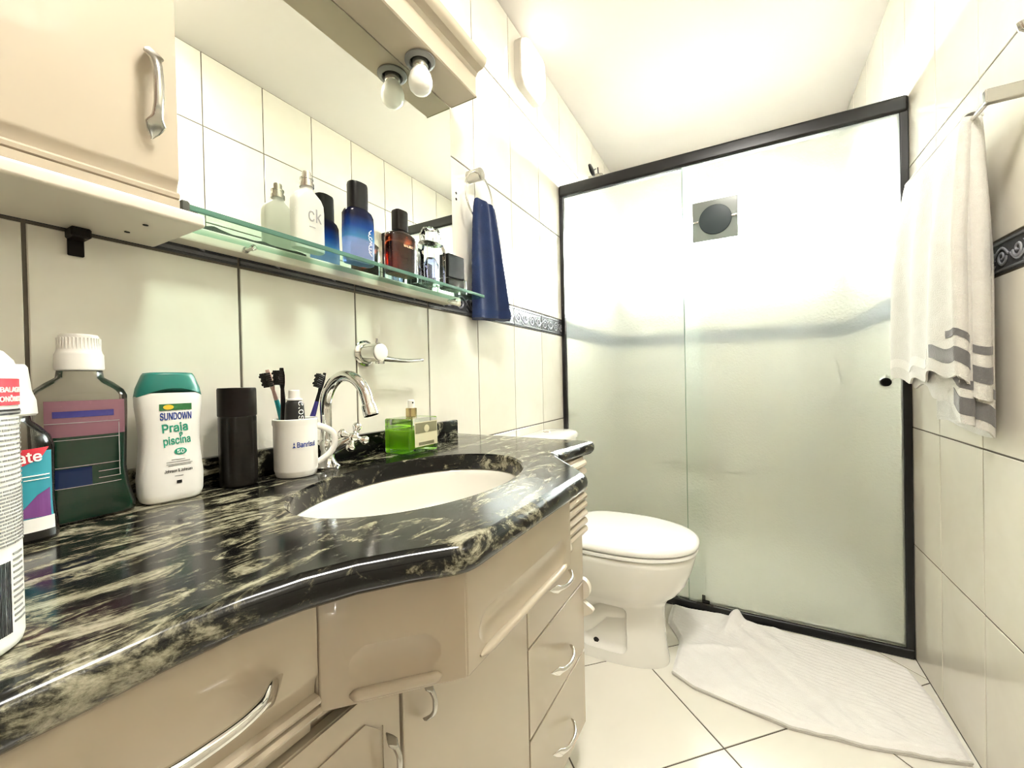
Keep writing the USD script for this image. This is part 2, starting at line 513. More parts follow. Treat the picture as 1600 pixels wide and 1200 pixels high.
def tile_wall(name, O, U, N, length, first, cols=0.2523, hole=None, skip_border_after=None):
    """wall of upright tiles; O: floor corner, U: along the wall, N: into the room"""
    wall = thing(name, kind='structure')
    Vv = np.array([0, 0, 1.0])
    U, N, O = (np.asarray(a, float) for a in (U, N, O))
    cuts = [(0, length, 0, H)]
    if hole:
        a, b, c, d = hole
        cuts = [(0, a, 0, H), (b, length, 0, H), (a, b, 0, c), (a, b, d, H)]
    back = []
    for a, b, c, d in cuts:
        if b - a < 1e-6 or d - c < 1e-6:
            continue
        pts = [O + U * uu + Vv * vv - N * nn for uu in (a, b) for vv in (c, d) for nn in (0.0, 0.10)]
        back.append(m3m(m3.Manifold.hull_points(np.array(pts))))
    part(wall, 'grout_backing', cat(*back), MAT['grout'], smooth=False)
    edges = [0.0] + [e for e in np.arange(first, length, cols) if e > 0.01] + [length]
    for r in range(len(ROWS) - 1):
        z0, z1 = ROWS[r] + GAP / 2, ROWS[r + 1] - GAP / 2
        for a, b in zip(edges[:-1], edges[1:]):
            a, b = a + GAP / 2, b - GAP / 2
            rects = [(a, b, z0, z1)]
            if hole:
                poly = sbox(a, z0, b, z1).difference(sbox(hole[0] - .001, hole[2] - .001, hole[1] + .001, hole[3] + .001))
                if poly.is_empty:
                    continue
                if poly.area < (b - a) * (z1 - z0) - 1e-6:
                    rects = []
                    if hole[2] > z0 + 0.005 and b > hole[0] and a < hole[1]:
                        rects.append((a, b, z0, min(z1, hole[2] - 0.001)))
                    if hole[3] < z1 - 0.005:
                        rects.append((a, b, max(z0, hole[3] + 0.001), z1))
                    lo, hi = max(z0, hole[2]), min(z1, hole[3])
                    if a < hole[0] - 0.005:
                        rects.append((a, hole[0] - 0.001, lo, hi))
                    if b > hole[1] + 0.005:
                        rects.append((hole[1] + 0.001, b, lo, hi))
            for a_, b_, c_, d_ in rects:
                if b_ - a_ < 0.006 or d_ - c_ < 0.006:
                    continue
                if r == 3:
                    p = part(wall, 'border_tile', place(tile_mesh(b_ - a_, d_ - c_), O + U * a_ + Vv * c_, U, Vv, N), MAT['border_glaze'], smooth=False)
                    rails = [rbox(0, b_ - a_, q, q + 0.006, 0, PROUD + 0.0025, 0.0012, 1) for q in (0.004, d_ - c_ - 0.010)]
                    part(p, 'rail', place((np.vstack([rails[0].vertices]), rails[0].faces), O + U * a_ + Vv * c_, U, Vv, N), MAT['border_rail'], smooth=False)
                    part(p, 'rail', place((np.vstack([rails[1].vertices]), rails[1].faces), O + U * a_ + Vv * c_, U, Vv, N), MAT['border_rail'], smooth=False)
                    if b_ - a_ > 0.2:
                        both = cat(T(SCROLL, (0, 0, PROUD - 0.001)), T(SCROLL, (0.125, 0, PROUD - 0.001)))
                        part(p, 'scroll_relief', place((np.array(both.vertices) * [1, (d_ - c_) / 0.0785, 1], np.array(both.faces)), O + U * a_ + Vv * c_, U, Vv, N), MAT['border_scroll'])
                else:
                    tl = rng.uniform(-1, 1, 2) * 0.00035
                    part(wall, 'tile', place(tile_mesh(b_ - a_, d_ - c_, tilt=tl), O + U * a_ + Vv * c_, U, Vv, N), MAT[TILES[int(rng.integers(3))]], smooth=False)
    return wall


JOINT = 1.17          # a joint height of the columns along y
first = (JOINT - Y0) % 0.2523
WIN = (0.06, 1.22, 1.50, 2.06)       # window hole in the far wall: x0, x1, z0, z1
wl = tile_wall('wall_left', (0, Y0, 0), (0, 1, 0), (1, 0, 0), Y1 - Y0, first)
wr = tile_wall('wall_right', (W, Y0, 0), (0, 1, 0), (-1, 0, 0), Y1 - Y0, (JOINT + 0.004 - Y0) % 0.2545, 0.2545)
wb = tile_wall('wall_back', (0, Y1, 0), (1, 0, 0), (0, -1, 0), W, 0.13, 0.2523, hole=WIN)
wf = thing('wall_front', kind='structure')
part(wf, 'plaster', cat(rbox(0, 0.25, Y0 - 0.1, Y0, 0, H, 0.001, 1), rbox(1.03, W, Y0 - 0.1, Y0, 0, H, 0.001, 1), rbox(0.25, 1.03, Y0 - 0.1, Y0, 2.08, H, 0.001, 1)), MAT['ceiling_paint'], smooth=False)
dr = thing('door_1', kind='structure')
part(dr, 'leaf', rbox(0.27, 1.01, Y0 - 0.06, Y0 - 0.025, 0.005, 2.06, 0.002, 1), MAT['door_paint'], smooth=False)
part(dr, 'door_frame', cat(rbox(0.22, 0.27, Y0 - 0.1, Y0 + 0.012, 0, 2.11, 0.003, 1), rbox(1.01, 1.06, Y0 - 0.1, Y0 + 0.012, 0, 2.11, 0.003, 1), rbox(0.22, 1.06, Y0 - 0.1, Y0 + 0.012, 2.062, 2.112, 0.003, 1)), MAT['door_paint'], smooth=False)
part(dr, 'door_handle', cat(T(lathe([(0.022, 0), (0.022, 0.008), (0.009, 0.012), (0.009, 0.045)]), (0.95, Y0 - 0.025, 1.02), rx=-90), sweep([(0.95, Y0 + 0.018, 1.02), (0.9, Y0 + 0.022, 1.02), (0.84, Y0 + 0.018, 1.02)], 0.009)), MAT['chrome'])
ce = thing('ceiling', kind='structure')
part(ce, 'plaster_slab', rbox(-0.1, W + 0.1, Y0 - 0.1, Y1 + 0.1, H, H + 0.1, 0.001, 1), MAT['ceiling_paint'], smooth=False)

# floor: 40 cm tiles laid at 45 degrees
fl = thing('floor', kind='structure')
part(fl, 'grout_bed', rbox(-0.1, W + 0.1, Y0 - 0.1, Y1 + 0.1, -0.1, -0.002, 0.001, 1), MAT['grout'], smooth=False)
TS = 0.4025
room_poly = sbox(0.003, Y0, W - 0.003, Y1)
c0 = np.array([0.7187, 1.2227])
for i in range(-7, 8):
    for j in range(-7, 8):
        e1, e2 = np.array([1, 1]) / math.sqrt(2), np.array([-1, 1]) / math.sqrt(2)
        g = GAP / 2
        cs = [c0 + e1 * (i * TS + a) + e2 * (j * TS + b) for a, b in ((g, g), (TS - g, g), (TS - g, TS - g), (g, TS - g))]
        q = Polygon(cs).intersection(room_poly)
        if q.is_empty or q.area < 2e-4 or q.geom_type != 'Polygon':
            continue
        q = q.simplify(1e-5)
        k = np.array(q.exterior.coords)[:-1]
        inn = np.array(q.buffer(-0.0011, join_style=2).exterior.coords)[:-1]
        if len(inn) != len(k):
            part(fl, 'tile', prism(q, -0.004, 0), MAT['floor_glaze'], smooth=False)
            continue
        s = np.argmin(np.linalg.norm(inn[None] - k[0], axis=2))
        inn = np.roll(inn, -int(s), axis=0)
        if np.linalg.norm(inn[1] - k[1]) > np.linalg.norm(inn[-1] - k[1]):
            inn = np.roll(inn[::-1], 1, axis=0)
        n = len(k)
        v = np.vstack([np.c_[k, np.full(n, -0.004)], np.c_[k, np.full(n, -0.0009)], np.c_[inn, np.zeros(n)]])
        f = []
        for a in range(n):
            b = (a + 1) % n
            f += [(a, b, n + b), (a, n + b, n + a), (n + a, n + b, 2 * n + b), (n + a, 2 * n + b, 2 * n + a)]
        for a in range(1, n - 1):
            f.append((2 * n, 2 * n + a, 2 * n + a + 1))
        m = trimesh.Trimesh(v, np.array(f), process=False)
        if m.face_normals[-1][2] < 0:
            m.invert()
        part(fl, 'tile', m, MAT['floor_glaze'], smooth=False)

# the yard outside, well below the window
gm = bumpy('yard_paving', (.10, .095, .085), 0.9, 4, 0.01, 0.3)
solo('ground', rbox(-25, 25, Y1 + 0.4, 50, -3.2, -3.0, 0.01, 1), gm, kind='structure', smooth=False)

# window of the shower, in the far wall
wn = thing('window_1', kind='structure')
x0, x1, z0, z1 = WIN
fr = [rbox(x0, x1, Y1 + 0.02, Y1 + 0.07, z0, z0 + 0.03, 0.003, 1), rbox(x0, x1, Y1 + 0.02, Y1 + 0.07, z1 - 0.03, z1, 0.003, 1),
      rbox(x0, x0 + 0.03, Y1 + 0.02, Y1 + 0.07, z0, z1, 0.003, 1), rbox(x1 - 0.03, x1, Y1 + 0.02, Y1 + 0.07, z0, z1, 0.003, 1),
      rbox((x0 + x1) / 2 - 0.011, (x0 + x1) / 2 + 0.011, Y1 + 0.025, Y1 + 0.065, z0, z1, 0.003, 1)]
part(wn, 'window_frame', cat(*fr), MAT['white_plastic'], smooth=False)
for a, b in ((x0 + 0.03, (x0 + x1) / 2 - 0.011), ((x0 + x1) / 2 + 0.011, x1 - 0.03)):
    part(wn, 'pane', rbox(a, b, Y1 + 0.043, Y1 + 0.047, z0 + 0.03, z1 - 0.03, 0.0005, 1), MAT['window_pane'], smooth=False)
part(wn, 'window_sill', rbox(x0, x1, Y1 - 0.012, Y1 + 0.02, z0 - 0.02, z0, 0.003, 1), MAT['tile_glaze_a'], smooth=False)

# ------------------------------------------------------------------ shower screen
ss = thing('shower_screen', 'black framed sliding shower screen with rippled frosted glass panels', 'shower screen', (0, YS, 0))
HR = 1.925
part(ss, 'top_rail', rbox(0.004, W - 0.004, -0.022, 0.022, HR - 0.055, HR, 0.010, 3), MAT['black_aluminium'])
part(ss, 'bottom_rail', rbox(0.004, W - 0.004, -0.018, 0.02, 0.0, 0.034, 0.006, 2), MAT['black_aluminium'])
part(ss, 'side_post', rbox(0.004, 0.022, -0.014, 0.014, 0.03, HR - 0.05, 0.003, 2), MAT['black_aluminium'])
part(ss, 'side_post', rbox(W - 0.027, W - 0.004, -0.014, 0.014, 0.03, HR - 0.05, 0.003, 2), MAT['black_aluminium'])
fp = part(ss, 'fixed_panel', rbox(0.014, 0.622, 0.005, 0.011, 0.03, HR - 0.04, 0.0006, 1), MAT['shower_glass'], smooth=False)
sp = part(ss, 'sliding_panel', rbox(0.562, W - 0.014, -0.011, -0.005, 0.036, HR - 0.04, 0.0006, 1), MAT['shower_glass'], smooth=False)
liquid('screen_edge', (.22, .34, .29), (.6, .8, .72), 0.75, 0.2)
part(fp, 'polished_edge', rbox(0.6222, 0.6245, 0.0046, 0.0114, 0.036, HR - 0.055, 0.0004, 1), MAT['screen_edge'], smooth=False)
part(sp, 'polished_edge', rbox(0.5595, 0.5618, -0.0114, -0.0046, 0.038, HR - 0.055, 0.0004, 1), MAT['screen_edge'], smooth=False)
part(sp, 'knob', cat(T(lathe([(0.013, 0), (0.015, 0.004), (0.0145, 0.014), (0.011, 0.018), (0, 0.0185)], 24), (1.208, -0.011, 0.953), rx=90), T(lathe([(0.013, 0), (0.015, 0.004), (0.0145, 0.014), (0.011, 0.018), (0, 0.0185)], 24), (1.208, -0.005, 0.953), rx=-90)), MAT['black_plastic'])
part(sp, 'maker_stamp', T(text('TEMPERADO', 0.0045, depth=0.0002), (1.195, -0.0114, 1.825), rx=90), MAT['print_grey'], smooth=False, label='tiny grey stamp in the upper corner of the glass')
part(ss, 'floor_guide', cat(rbox(0.612, 0.640, -0.02, -0.012, 0.034, 0.052, 0.002, 1), rbox(0.590, 0.655, -0.026, -0.018, 0.034, 0.042, 0.002, 1), T(lathe([(0.006, 0), (0.006, 0.02)], 12), (0.617, -0.013, 0.05), rx=0)), MAT['smoke_glass'], smooth=False)

# square shaving mirror plate stuck on the glass
mp = thing('shaving_mirror_plate', 'square grey-green plate with a dark round mirror, fixed on the shower glass', 'mirror', (0.6830, YS - 0.0115, 1.625))
part(mp, 'plate', T(rbox(-0.083, 0.083, -0.004, 0.0, -0.081, 0.081, 0.002, 2), ), MAT['plate_clear'])
part(mp, 'round_glass', T(lathe([(0.060, 0), (0.060, 0.003), (0.058, 0.0042), (0, 0.0042)], 48), (0.002, -0.004, 0), rx=90), MAT['plate_mirror'])
for sx in (-1, 1):
    part(mp, 'clip', T(rbox(-0.010, 0.010, -0.009, 0, -0.004, 0.004, 0.0018, 2), (sx * 0.070, -0.004, 0.002 * sx)), MAT['chrome'])

# dark shower arm fitting, seen over the rail
sf = thing('shower_fitting', 'small dark shower fitting with wires, peeking over the left end of the black rail', 'shower', (0, 2.22, 2.10))
part(sf, 'pipe', sweep([(0.0, 0.15, 0.06), (0.05, 0.15, 0.065), (0.085, 0.13, 0.05), (0.10, 0.10, 0.02)], 0.008, sides=10), MAT['steel'])
part(sf, 'spray_disc', T(lathe([(0.012, 0), (0.034, 0.006), (0.036, 0.012), (0.030, 0.018), (0.01, 0.022)], 28), (0.058, 0.0, 0.02), ry=75), MAT['black_plastic'])
part(sf, 'wire', cat(sweep([(0.0, 0.2, 0.10), (0.03, 0.17, 0.11), (0.055, 0.12, 0.085), (0.062, 0.03, 0.03)], 0.003, sides=6), sweep([(0.0, 0.26, 0.11), (0.04, 0.22, 0.08), (0.06, 0.14, 0.10)], 0.003, sides=6)), MAT['black_plastic'])

# ------------------------------------------------------------------ wall lamp
lp = thing('wall_lamp', 'glowing white rounded lamp high on the left tiled wall, close to the ceiling', 'lamp', (0, 1.568, 2.256))


def rounded_slab(hw, hh, r, x0, x1, edge):
    base = sbox(-hw + r, -hh + r, hw - r, hh - r).buffer(r, quad_segs=8)
    rings, n = [], 64
    for k in range(6):
        t = k / 5 * PI / 2
        q = base.buffer(-edge * (1 - math.cos(t)))
        c = np.array([q.exterior.interpolate(s, normalized=True).coords[0] for s in np.arange(n) / n])
        rings.append(np.c_[np.full(n, x1 - edge + edge * math.sin(t)), c])
    c = np.array([base.exterior.interpolate(s, normalized=True).coords[0] for s in np.arange(n) / n])
    rings.insert(0, np.c_[np.full(n, x0), c])
    return grid_loop(np.array(rings))


part(lp, 'lamp_base', rounded_slab(0.100, 0.098, 0.045, 0.0, 0.034, 0.006), MAT['lamp_base'])
part(lp, 'diffuser', rounded_slab(0.095, 0.093, 0.042, 0.0342, 0.056, 0.018), MAT['lamp_glow'])

# ceiling plafon above the photographer; its light throws the wall cabinet's shadow on the tiles
pl = thing('ceiling_lamp', 'round white ceiling lamp in the middle of the ceiling, level with the basin', 'lamp', (0.82, 0.44, H))
part(pl, 'lamp_base', T(lathe([(.172, -.028), (.176, -.022), (.176, -.004), (.170, 0)], 48)), MAT['lamp_base'], smooth=40)
part(pl, 'diffuser', lathe([(0, -.062), (.06, -.060), (.11, -.053), (.145, -.042), (.162, -.0295), (.165, -.0285)], 48, cap=False), MAT['plafon_glow'], smooth=60)

# ------------------------------------------------------------------ bow handle
def bow(length=0.13, rise=0.026, w=0.0085):
    """arched pull with leaf-shaped feet; local: along y, away from the front in +x"""
    s = np.linspace(-1, 1, 41)
    x = rise * np.clip(1 - np.abs(s) ** 2.6, 0, 1) + 0.003
    y = s * length / 2
    a = np.abs(s)
    wid = np.interp(a, [0, .35, .62, .74, .88, 1.0], [.62, .60, .70, 1.25, .85, .12]) * w
    th = np.interp(a, [0, .6, .78, 1.0], [.55, .5, .34, .16]) * w
    m = sweep(np.stack([x, y, np.zeros_like(s)], 1), wid, th, 14, (1, 0, 0.001))
    return m


BOW = bow()
BOWS = bow(0.105, 0.024, 0.0075)
HOOK = bow(0.050, 0.020, 0.0055)

# ------------------------------------------------------------------ vanity cabinet
vc = thing('vanity_cabinet', 'glossy cream vanity cabinet with doors, drawers and arched chrome handles under the granite', 'cabinet')
lam = MAT['laminate']


def drawer_front(y0, y1, z0, z1, x, t=0.016, lip=0.02):
    """slab with a moulded lip along its lower edge"""
    k = lip
    pts = [(x - t, z0), (x - 0.004, z0), (x + 0.004, z0 + 0.003), (x + 0.0055, z0 + 0.006), (x + 0.003, z0 + 0.009), (x - 0.002, z0 + 0.0095),
           (x - 0.002, z0 + 0.011), (x + 0.003, z0 + 0.0125), (x + 0.004, z0 + 0.0155), (x + 0.001, z0 + 0.0185), (x - 0.006, z0 + 0.0195),
           (x - 0.0055, z0 + 0.026), (x - 0.003, z0 + 0.034), (x, z0 + 0.040), (x, z1 - 0.003), (x - 0.002, z1), (x - t, z1)]
    return prof_y(pts, y0, y1)


part(vc, 'carcass', cat(rbox(0.02, 0.40, 0.972, 0.99, 0.10, 0.79, 0.001, 1), rbox(0.02, 0.40, -0.40, -0.382, 0.10, 0.79, 0.001, 1),
                        rbox(0.02, 0.40, -0.382, 0.972, 0.10, 0.118, 0.001, 1), rbox(0.388, 0.402, -0.382, 0.972, 0.118, 0.655, 0.001, 1),
                        rbox(0.388, 0.412, -0.382, 0.250, 0.655, 0.792, 0.001, 1), rbox(0.388, 0.412, 0.70, 0.972, 0.602, 0.680, 0.001, 1), rbox(0.388, 0.412, 0.852, 0.972, 0.682, 0.792, 0.001, 1)), lam, smooth=False)
part(vc, 'corner_filler', rbox(0.406, 0.4275, 0.2465, 0.262, 0.674, 0.794, 0.001, 1), lam, smooth=False)
part(vc, 'plinth', rbox(0.02, 0.36, -0.38, 0.97, 0.0, 0.10, 0.002, 1), lam, smooth=False)
# upper drawers on the straight run
d = part(vc, 'drawer', drawer_front(-0.398, 0.246, 0.680, 0.794, 0.430), lam)
part(d, 'handle', T(BOW, (0.430, 0.1435, 0.742), s=[1, 1.02, 1]), MAT['chrome'], label='long arched chrome handle')
# stub apron at the far end, with reeded mouldings
reed = [(0.414, 0.605)]
zz = 0.605
while zz < 0.772:
    reed += [(0.428, zz + 0.001), (0.434, zz + 0.006), (0.4345, zz + 0.012), (0.4300, zz + 0.018), (0.4255, zz + 0.0185)]
    zz += 0.0205
reed += [(0.4255, 0.794), (0.414, 0.794)]
part(vc, 'reeded_panel', prof_y(reed, 0.852, 0.992), lam)


def carved_panel(length, z0, z1, t=0.016, inset=0.03):
    """panel standing along local x with a scooped groove; front at -y"""
    p = to_m3(rbox(0, length, 0, t, z0, z1, 0.003, 2))
    r = 0.045
    sp = m3.Manifold.sphere(r, 72)
    c = m3.Manifold.batch_hull([sp.translate((q, -r + 0.005, z0 + 0.036)) for q in (inset + 0.020, length - inset - 0.020)])
    return m3m(p - c)


def lip_bar(length, z0, inset=0.03):
    s = np.linspace(0, 1, 25)
    r = 0.0062 * np.clip(np.minimum(s, 1 - s) / 0.06, 0.05, 1) ** 0.5
    return sweep(np.stack([inset + (length - 2 * inset) * s, np.full_like(s, -0.001), np.full_like(s, z0 + 0.011)], 1), r, r * 0.9, 12)


def along(m, a, b):
    """move a local-x panel to run from a to b in plan"""
    ang = math.degrees(math.atan2(b[1] - a[1], b[0] - a[0]))
    return T(m, (a[0], a[1], 0), rz=ang)


A0, A1, A2, A3 = (0.430, 0.2455), (0.527, 0.348), (0.527, 0.640), (0.425, 0.845)
for a, b, ins in ((A0, A1, 0.027), (A1, A2, 0.022), (A2, A3, 0.03)):
    ln = math.dist(a, b)
    # local +y has to point into the cabinet: the run goes from near to far with the inside on its left
    p = part(vc, 'apron_panel', along(carved_panel(ln, 0.681, 0.794, inset=ins), a, b), lam, smooth=30)
    part(p, 'lip', along(lip_bar(ln, 0.681, ins), a, b), lam)
part(vc, 'apron_floor', prism([(0.428, 0.268), (0.508, 0.358), (0.508, 0.632), (0.428, 0.80)], 0.684, 0.694), lam, smooth=False)


def door_front(y0, y1, z0, z1, x, t=0.016):
    g = 0.03
    base = rbox(x - t, x - 0.0012, y0, y1, z0, z1, 0.002, 1)
    q = [(y0 + g + 0.02, z0 + g), (y1 - g - 0.02, z0 + g), (y1 - g, z0 + g + 0.02), (y1 - g, z1 - g - 0.02), (y1 - g - 0.02, z1 - g), (y0 + g + 0.02, z1 - g), (y0 + g, z1 - g - 0.02), (y0 + g, z0 + g + 0.02)]
    fr = Polygon([(y0, z0), (y1, z0), (y1, z1), (y0, z1)], [np.array(Polygon(q).buffer(0.004, join_style=2).exterior.coords)])
    a = trimesh.creation.extrude_polygon(fr.buffer(-0.0005), 0.0022, engine='earcut')
    b = trimesh.creation.extrude_polygon(Polygon(q), 0.0022, engine='earcut')
    m = cat(a, b)
    v = np.array(m.vertices)
    m.vertices = np.stack([x - 0.0018 + v[:, 2], v[:, 0], v[:, 1]], 1)
    return cat(base, m)


for y0, y1, hy in ((-0.395, 0.040, -0.36), (0.046, 0.357, 0.333), (0.363, 0.6835, 0.394)):
    d = part(vc, 'door', door_front(y0, y1, 0.125, 0.652, 0.420) if hy < .35 else rbox(0.404, 0.420, y0, y1, 0.125, 0.652, 0.002, 2), lam, smooth=20)
    if hy > 0:
        part(d, 'handle', T(HOOK, (0.420, hy, 0.592 if hy > .35 else .570), rx=90), MAT['steel'], label='small upright arched handle')
for z0, z1, hz in ((0.484, 0.600, 0.553), (0.312, 0.480, 0.382), (0.128, 0.308, 0.212)):
    d = part(vc, 'drawer', rbox(0.404, 0.420, 0.687, 0.990, z0, z1, 0.002, 2), lam)
    part(d, 'handle', T(BOWS, (0.420, 0.832, hz)), MAT['chrome'], label='arched chrome drawer handle')
# scalloped trim on the far end
sc = [(0.0, 0.36)]
for k in np.linspace(-PI / 2, PI / 2, 13):
    sc.append((0.002 + 0.021 * math.cos(k), 0.462 + 0.026 * math.sin(k)))
for k in np.linspace(PI / 2, -PI / 2, 13)[::-1]:
    pass
sc = [(0, 0.385)] + [(0.004 + 0.020 * math.sin(t) ** 2 * 1.25, 0.388 + 0.044 * t / PI) for t in np.linspace(0.15, PI, 12)] + [(0.021 * math.cos(k), 0.460 + 0.026 * math.sin(k)) for k in np.linspace(-PI / 2, PI / 2, 13)]
tr = trimesh.creation.extrude_polygon(Polygon(sc).buffer(0), 0.014, engine='earcut')
v = np.array(tr.vertices)
tr.vertices = np.stack([0.415 + v[:, 0], 1.004 - v[:, 2], v[:, 1]], 1)
part(vc, 'scalloped_trim', tr, MAT['laminate_light'])

# ------------------------------------------------------------------ granite countertop, with the basin below
def round_corners(pts, r, n=5):
    pts = np.asarray(pts, float)
    out = []
    for k in range(len(pts)):
        p, a, b = pts[k], pts[k - 1], pts[(k + 1) % len(pts)]
        if r[k] <= 0:
            out.append(p)
            continue
        u, w = (a - p) / np.linalg.norm(a - p), (b - p) / np.linalg.norm(b - p)
        for t in np.linspace(0, 1, n):
            out.append((1 - t) ** 2 * (p + u * r[k]) + 2 * t * (1 - t) * p + t * t * (p + w * r[k]))
    return np.array(out)


ZC, TH = 0.827, 0.032
OUT = round_corners([(0.003, -0.42), (0.444, -0.42), (0.444, 0.222), (0.546, 0.336), (0.546, 0.682), (0.418, 0.838), (0.441, 1.045), (0.003, 1.045)],
                    [0, .01, .09, .02, .012, .015, .01, 0])
# the run after the bowed part keeps its own front line
nr = np.roll(OUT, 1, 0)
nxp = np.roll(OUT, -1, 0)
tan = nxp - nr
tan /= np.linalg.norm(tan, axis=1, keepdims=True)
nrm = np.stack([tan[:, 1], -tan[:, 0]], 1)
nrm[OUT[:, 0] < 0.004] = 0


def dense(P, step=0.012):
    o = []
    for a, b in zip(P, np.roll(P, -1, 0)):
        k = max(1, int(np.linalg.norm(b - a) / step))
        o += [a + (b - a) * t / k for t in range(k)]
    return np.array(o)


ring, lv = [], []
R = TH / 2
for k in range(9):
    t = -PI / 2 + PI * k / 8
    ring.append(OUT - nrm * (R * (1 - math.cos(t)) * 0.85))
    lv.append(ZC - R + R * math.sin(t))
n = len(OUT)
vv = np.vstack([np.c_[q, np.full(n, z)] for q, z in zip(ring, lv)])
ff = []
for k in range(8):
    for i in range(n):
        j = (i + 1) % n
        ff += [(k * n + i, k * n + j, (k + 1) * n + j), (k * n + i, (k + 1) * n + j, (k + 1) * n + i)]
EA, EB, EC = 0.148, 0.224, (0.300, 0.545)
el = np.array([(EC[0] + EA * math.cos(t), EC[1] + EB * math.sin(t)) for t in np.arange(72) * 2 * PI / 72])


def cap(poly_ring, z, hole, up):
    P = Polygon(poly_ring, [hole])
    v2, f2 = trimesh.creation.triangulate_polygon(P, engine='earcut')
    m = trimesh.Trimesh(np.c_[v2, np.full(len(v2), z)], f2, process=False)
    if (m.face_normals[0][2] > 0) != up:
        m.invert()
    return m


elin = EC + (el - EC) * 1.02
body = trimesh.Trimesh(vv, np.array(ff), process=False)
if body.face_normals[4 * n][:2] @ nrm[0 if np.abs(nrm[0]).sum() else 5] < 0 and False:
    body.invert()
hv = np.vstack([np.c_[elin, np.full(72, ZC)], np.c_[el, np.full(72, ZC - 0.003)], np.c_[el, np.full(72, ZC - TH)]])
hf = []
for k in range(2):
    for i in range(72):
        j = (i + 1) % 72
        hf += [(k * 72 + i, (k + 1) * 72 + j, k * 72 + j), (k * 72 + i, (k + 1) * 72 + i, (k + 1) * 72 + j)]
holew = trimesh.Trimesh(hv, np.array(hf)[:, ::-1], process=False)
ct = thing('countertop', 'polished black granite countertop with cream flakes and an oval basin opening', 'countertop')
part(ct, 'slab', cat(body, cap(ring[-1], ZC, elin, True), cap(ring[0], ZC - TH, el, False), holew), MAT['granite'], smooth=40)
part(ct, 'backsplash', rbox(0.003, 0.022, -0.42, 1.020, ZC - 0.001, 0.872, 0.003, 2), MAT['granite'])

bs = thing('sink_basin', 'white oval ceramic undermount basin in the granite top', 'sink', (EC[0], EC[1], 0.795))
secs = []
prof = [(1.06, 0.0), (1.03, -0.001), (1.0, -0.004), (0.97, -0.02), (0.90, -0.055), (0.76, -0.09), (0.52, -0.112), (0.25, -0.12), (0.10, -0.122)]
inner = [(z, EA * k, EB * k) for k, z in prof]
outer = [(-0.130, EA * 0.1, EB * 0.1), (-0.128, EA * 0.28, EB * 0.28), (-0.120, EA * 0.56, EB * 0.56), (-0.097, EA * 0.80, EB * 0.80), (-0.058, EA * 0.95, EB * 0.95), (-0.016, EA * 1.03, EB * 1.03), (-0.006, EA * 1.06, EB * 1.06)]
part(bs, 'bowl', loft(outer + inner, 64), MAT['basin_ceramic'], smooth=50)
part(bs, 'drain', T(lathe([(0.021, 0), (0.022, 0.002), (0.018, 0.0035), (0.016, 0.001)], 28), (0, 0, -0.1225)), MAT['chrome'])

# ------------------------------------------------------------------ wall cabinet, mirror, canopy, shelf
wc = thing('wall_cabinet', 'beige wall cabinet with an upright arched handle, left of the mirror', 'cabinet')
part(wc, 'carcass', rbox(0.006, 0.124, -0.40, 0.262, 1.217, 1.87, 0.002, 1), lam, smooth=False)
x = 0.145
dp = [(0.126, 1.2175), (x - 0.001, 1.2175), (x + 0.001, 1.219), (x + 0.001, 1.2285), (x - 0.002, 1.2295), (x + 0.001, 1.231), (x + 0.0015, 1.2355), (x - 0.001, 1.2385), (x - 0.006, 1.2392), (x - 0.005, 1.246), (x - 0.002, 1.2525), (x, 1.257), (x, 1.866), (x - 0.002, 1.868), (0.126, 1.868)]
d = part(wc, 'door', prof_y(dp, -0.10, 0.2665), lam)
part(d, 'handle', T(BOW, (0.145, 0.238, 1.3495), rx=90, s=[0.9, 0.86, 1]), MAT['steel'], label='upright arched metal handle')
part(wc, 'door', prof_y(dp, -0.398, -0.104), lam)
part(wc, 'base_board', rbox(0.004, 0.156, -0.40, 0.292, 1.199, 1.2165, 0.004, 2), MAT['laminate_light'])
part(wc, 'bracket', cat(rbox(0.003, 0.028, 0.196, 0.216, 1.186, 1.1995, 0.002, 1), rbox(0.003, 0.007, 0.198, 0.214, 1.165, 1.19, 0.001, 1)), MAT['brown_black'], label='dark rusty hanging bracket under the cabinet')
for q in ((0.105, 0.245), (0.055, 0.243)):
    part(wc, 'screw_hole', T(lathe([(0.003, 0), (0.003, 0.0012)], 10), (q[0], q[1], 1.1982), s=[1, 1, 1]), MAT['hole_dark'], smooth=False)

XM = 0.044
mi = thing('wall_mirror', 'large frameless mirror over the basin, its lower edge corroded', 'mirror')
part(mi, 'backing_board', rbox(0.006, XM - 0.005, 0.272, 0.983, 1.213, 1.845, 0.002, 1), MAT['laminate_light'], smooth=False)
part(mi, 'glass', rbox(XM - 0.0045, XM, 0.270, 0.985, 1.2352, 1.783, 0.0006, 1), MAT['mirror_silver'], smooth=False)
part(mi, 'bottom_rail', prof_y([(XM - 0.005, 1.211), (XM + 0.002, 1.211), (XM + 0.004, 1.214), (XM + 0.004, 1.2320), (XM + 0.002, 1.2345), (XM - 0.005, 1.2345)], 0.272, 1.012), MAT['laminate_light'])
ys = np.linspace(0.285, 0.515, 60)
top = 0.0025 + 0.0035 * meshkit.noise(np.c_[ys * 60, ys * 0, ys * 0]) + 0.003 * np.exp(-((ys - 0.355) / 0.008) ** 2)
pts = [(y, 1.2347) for y in ys] + [(y, 1.2347 + t) for y, t in zip(ys[::-1], top[::-1])]
cr = trimesh.creation.extrude_polygon(Polygon(pts), 0.0004, engine='earcut')
v = np.array(cr.vertices)
cr.vertices = np.stack([XM + 0.0002 + v[:, 2], v[:, 0], v[:, 1]], 1)
part(mi, 'corroded_edge', cr, MAT['dark_corrosion'], smooth=False)

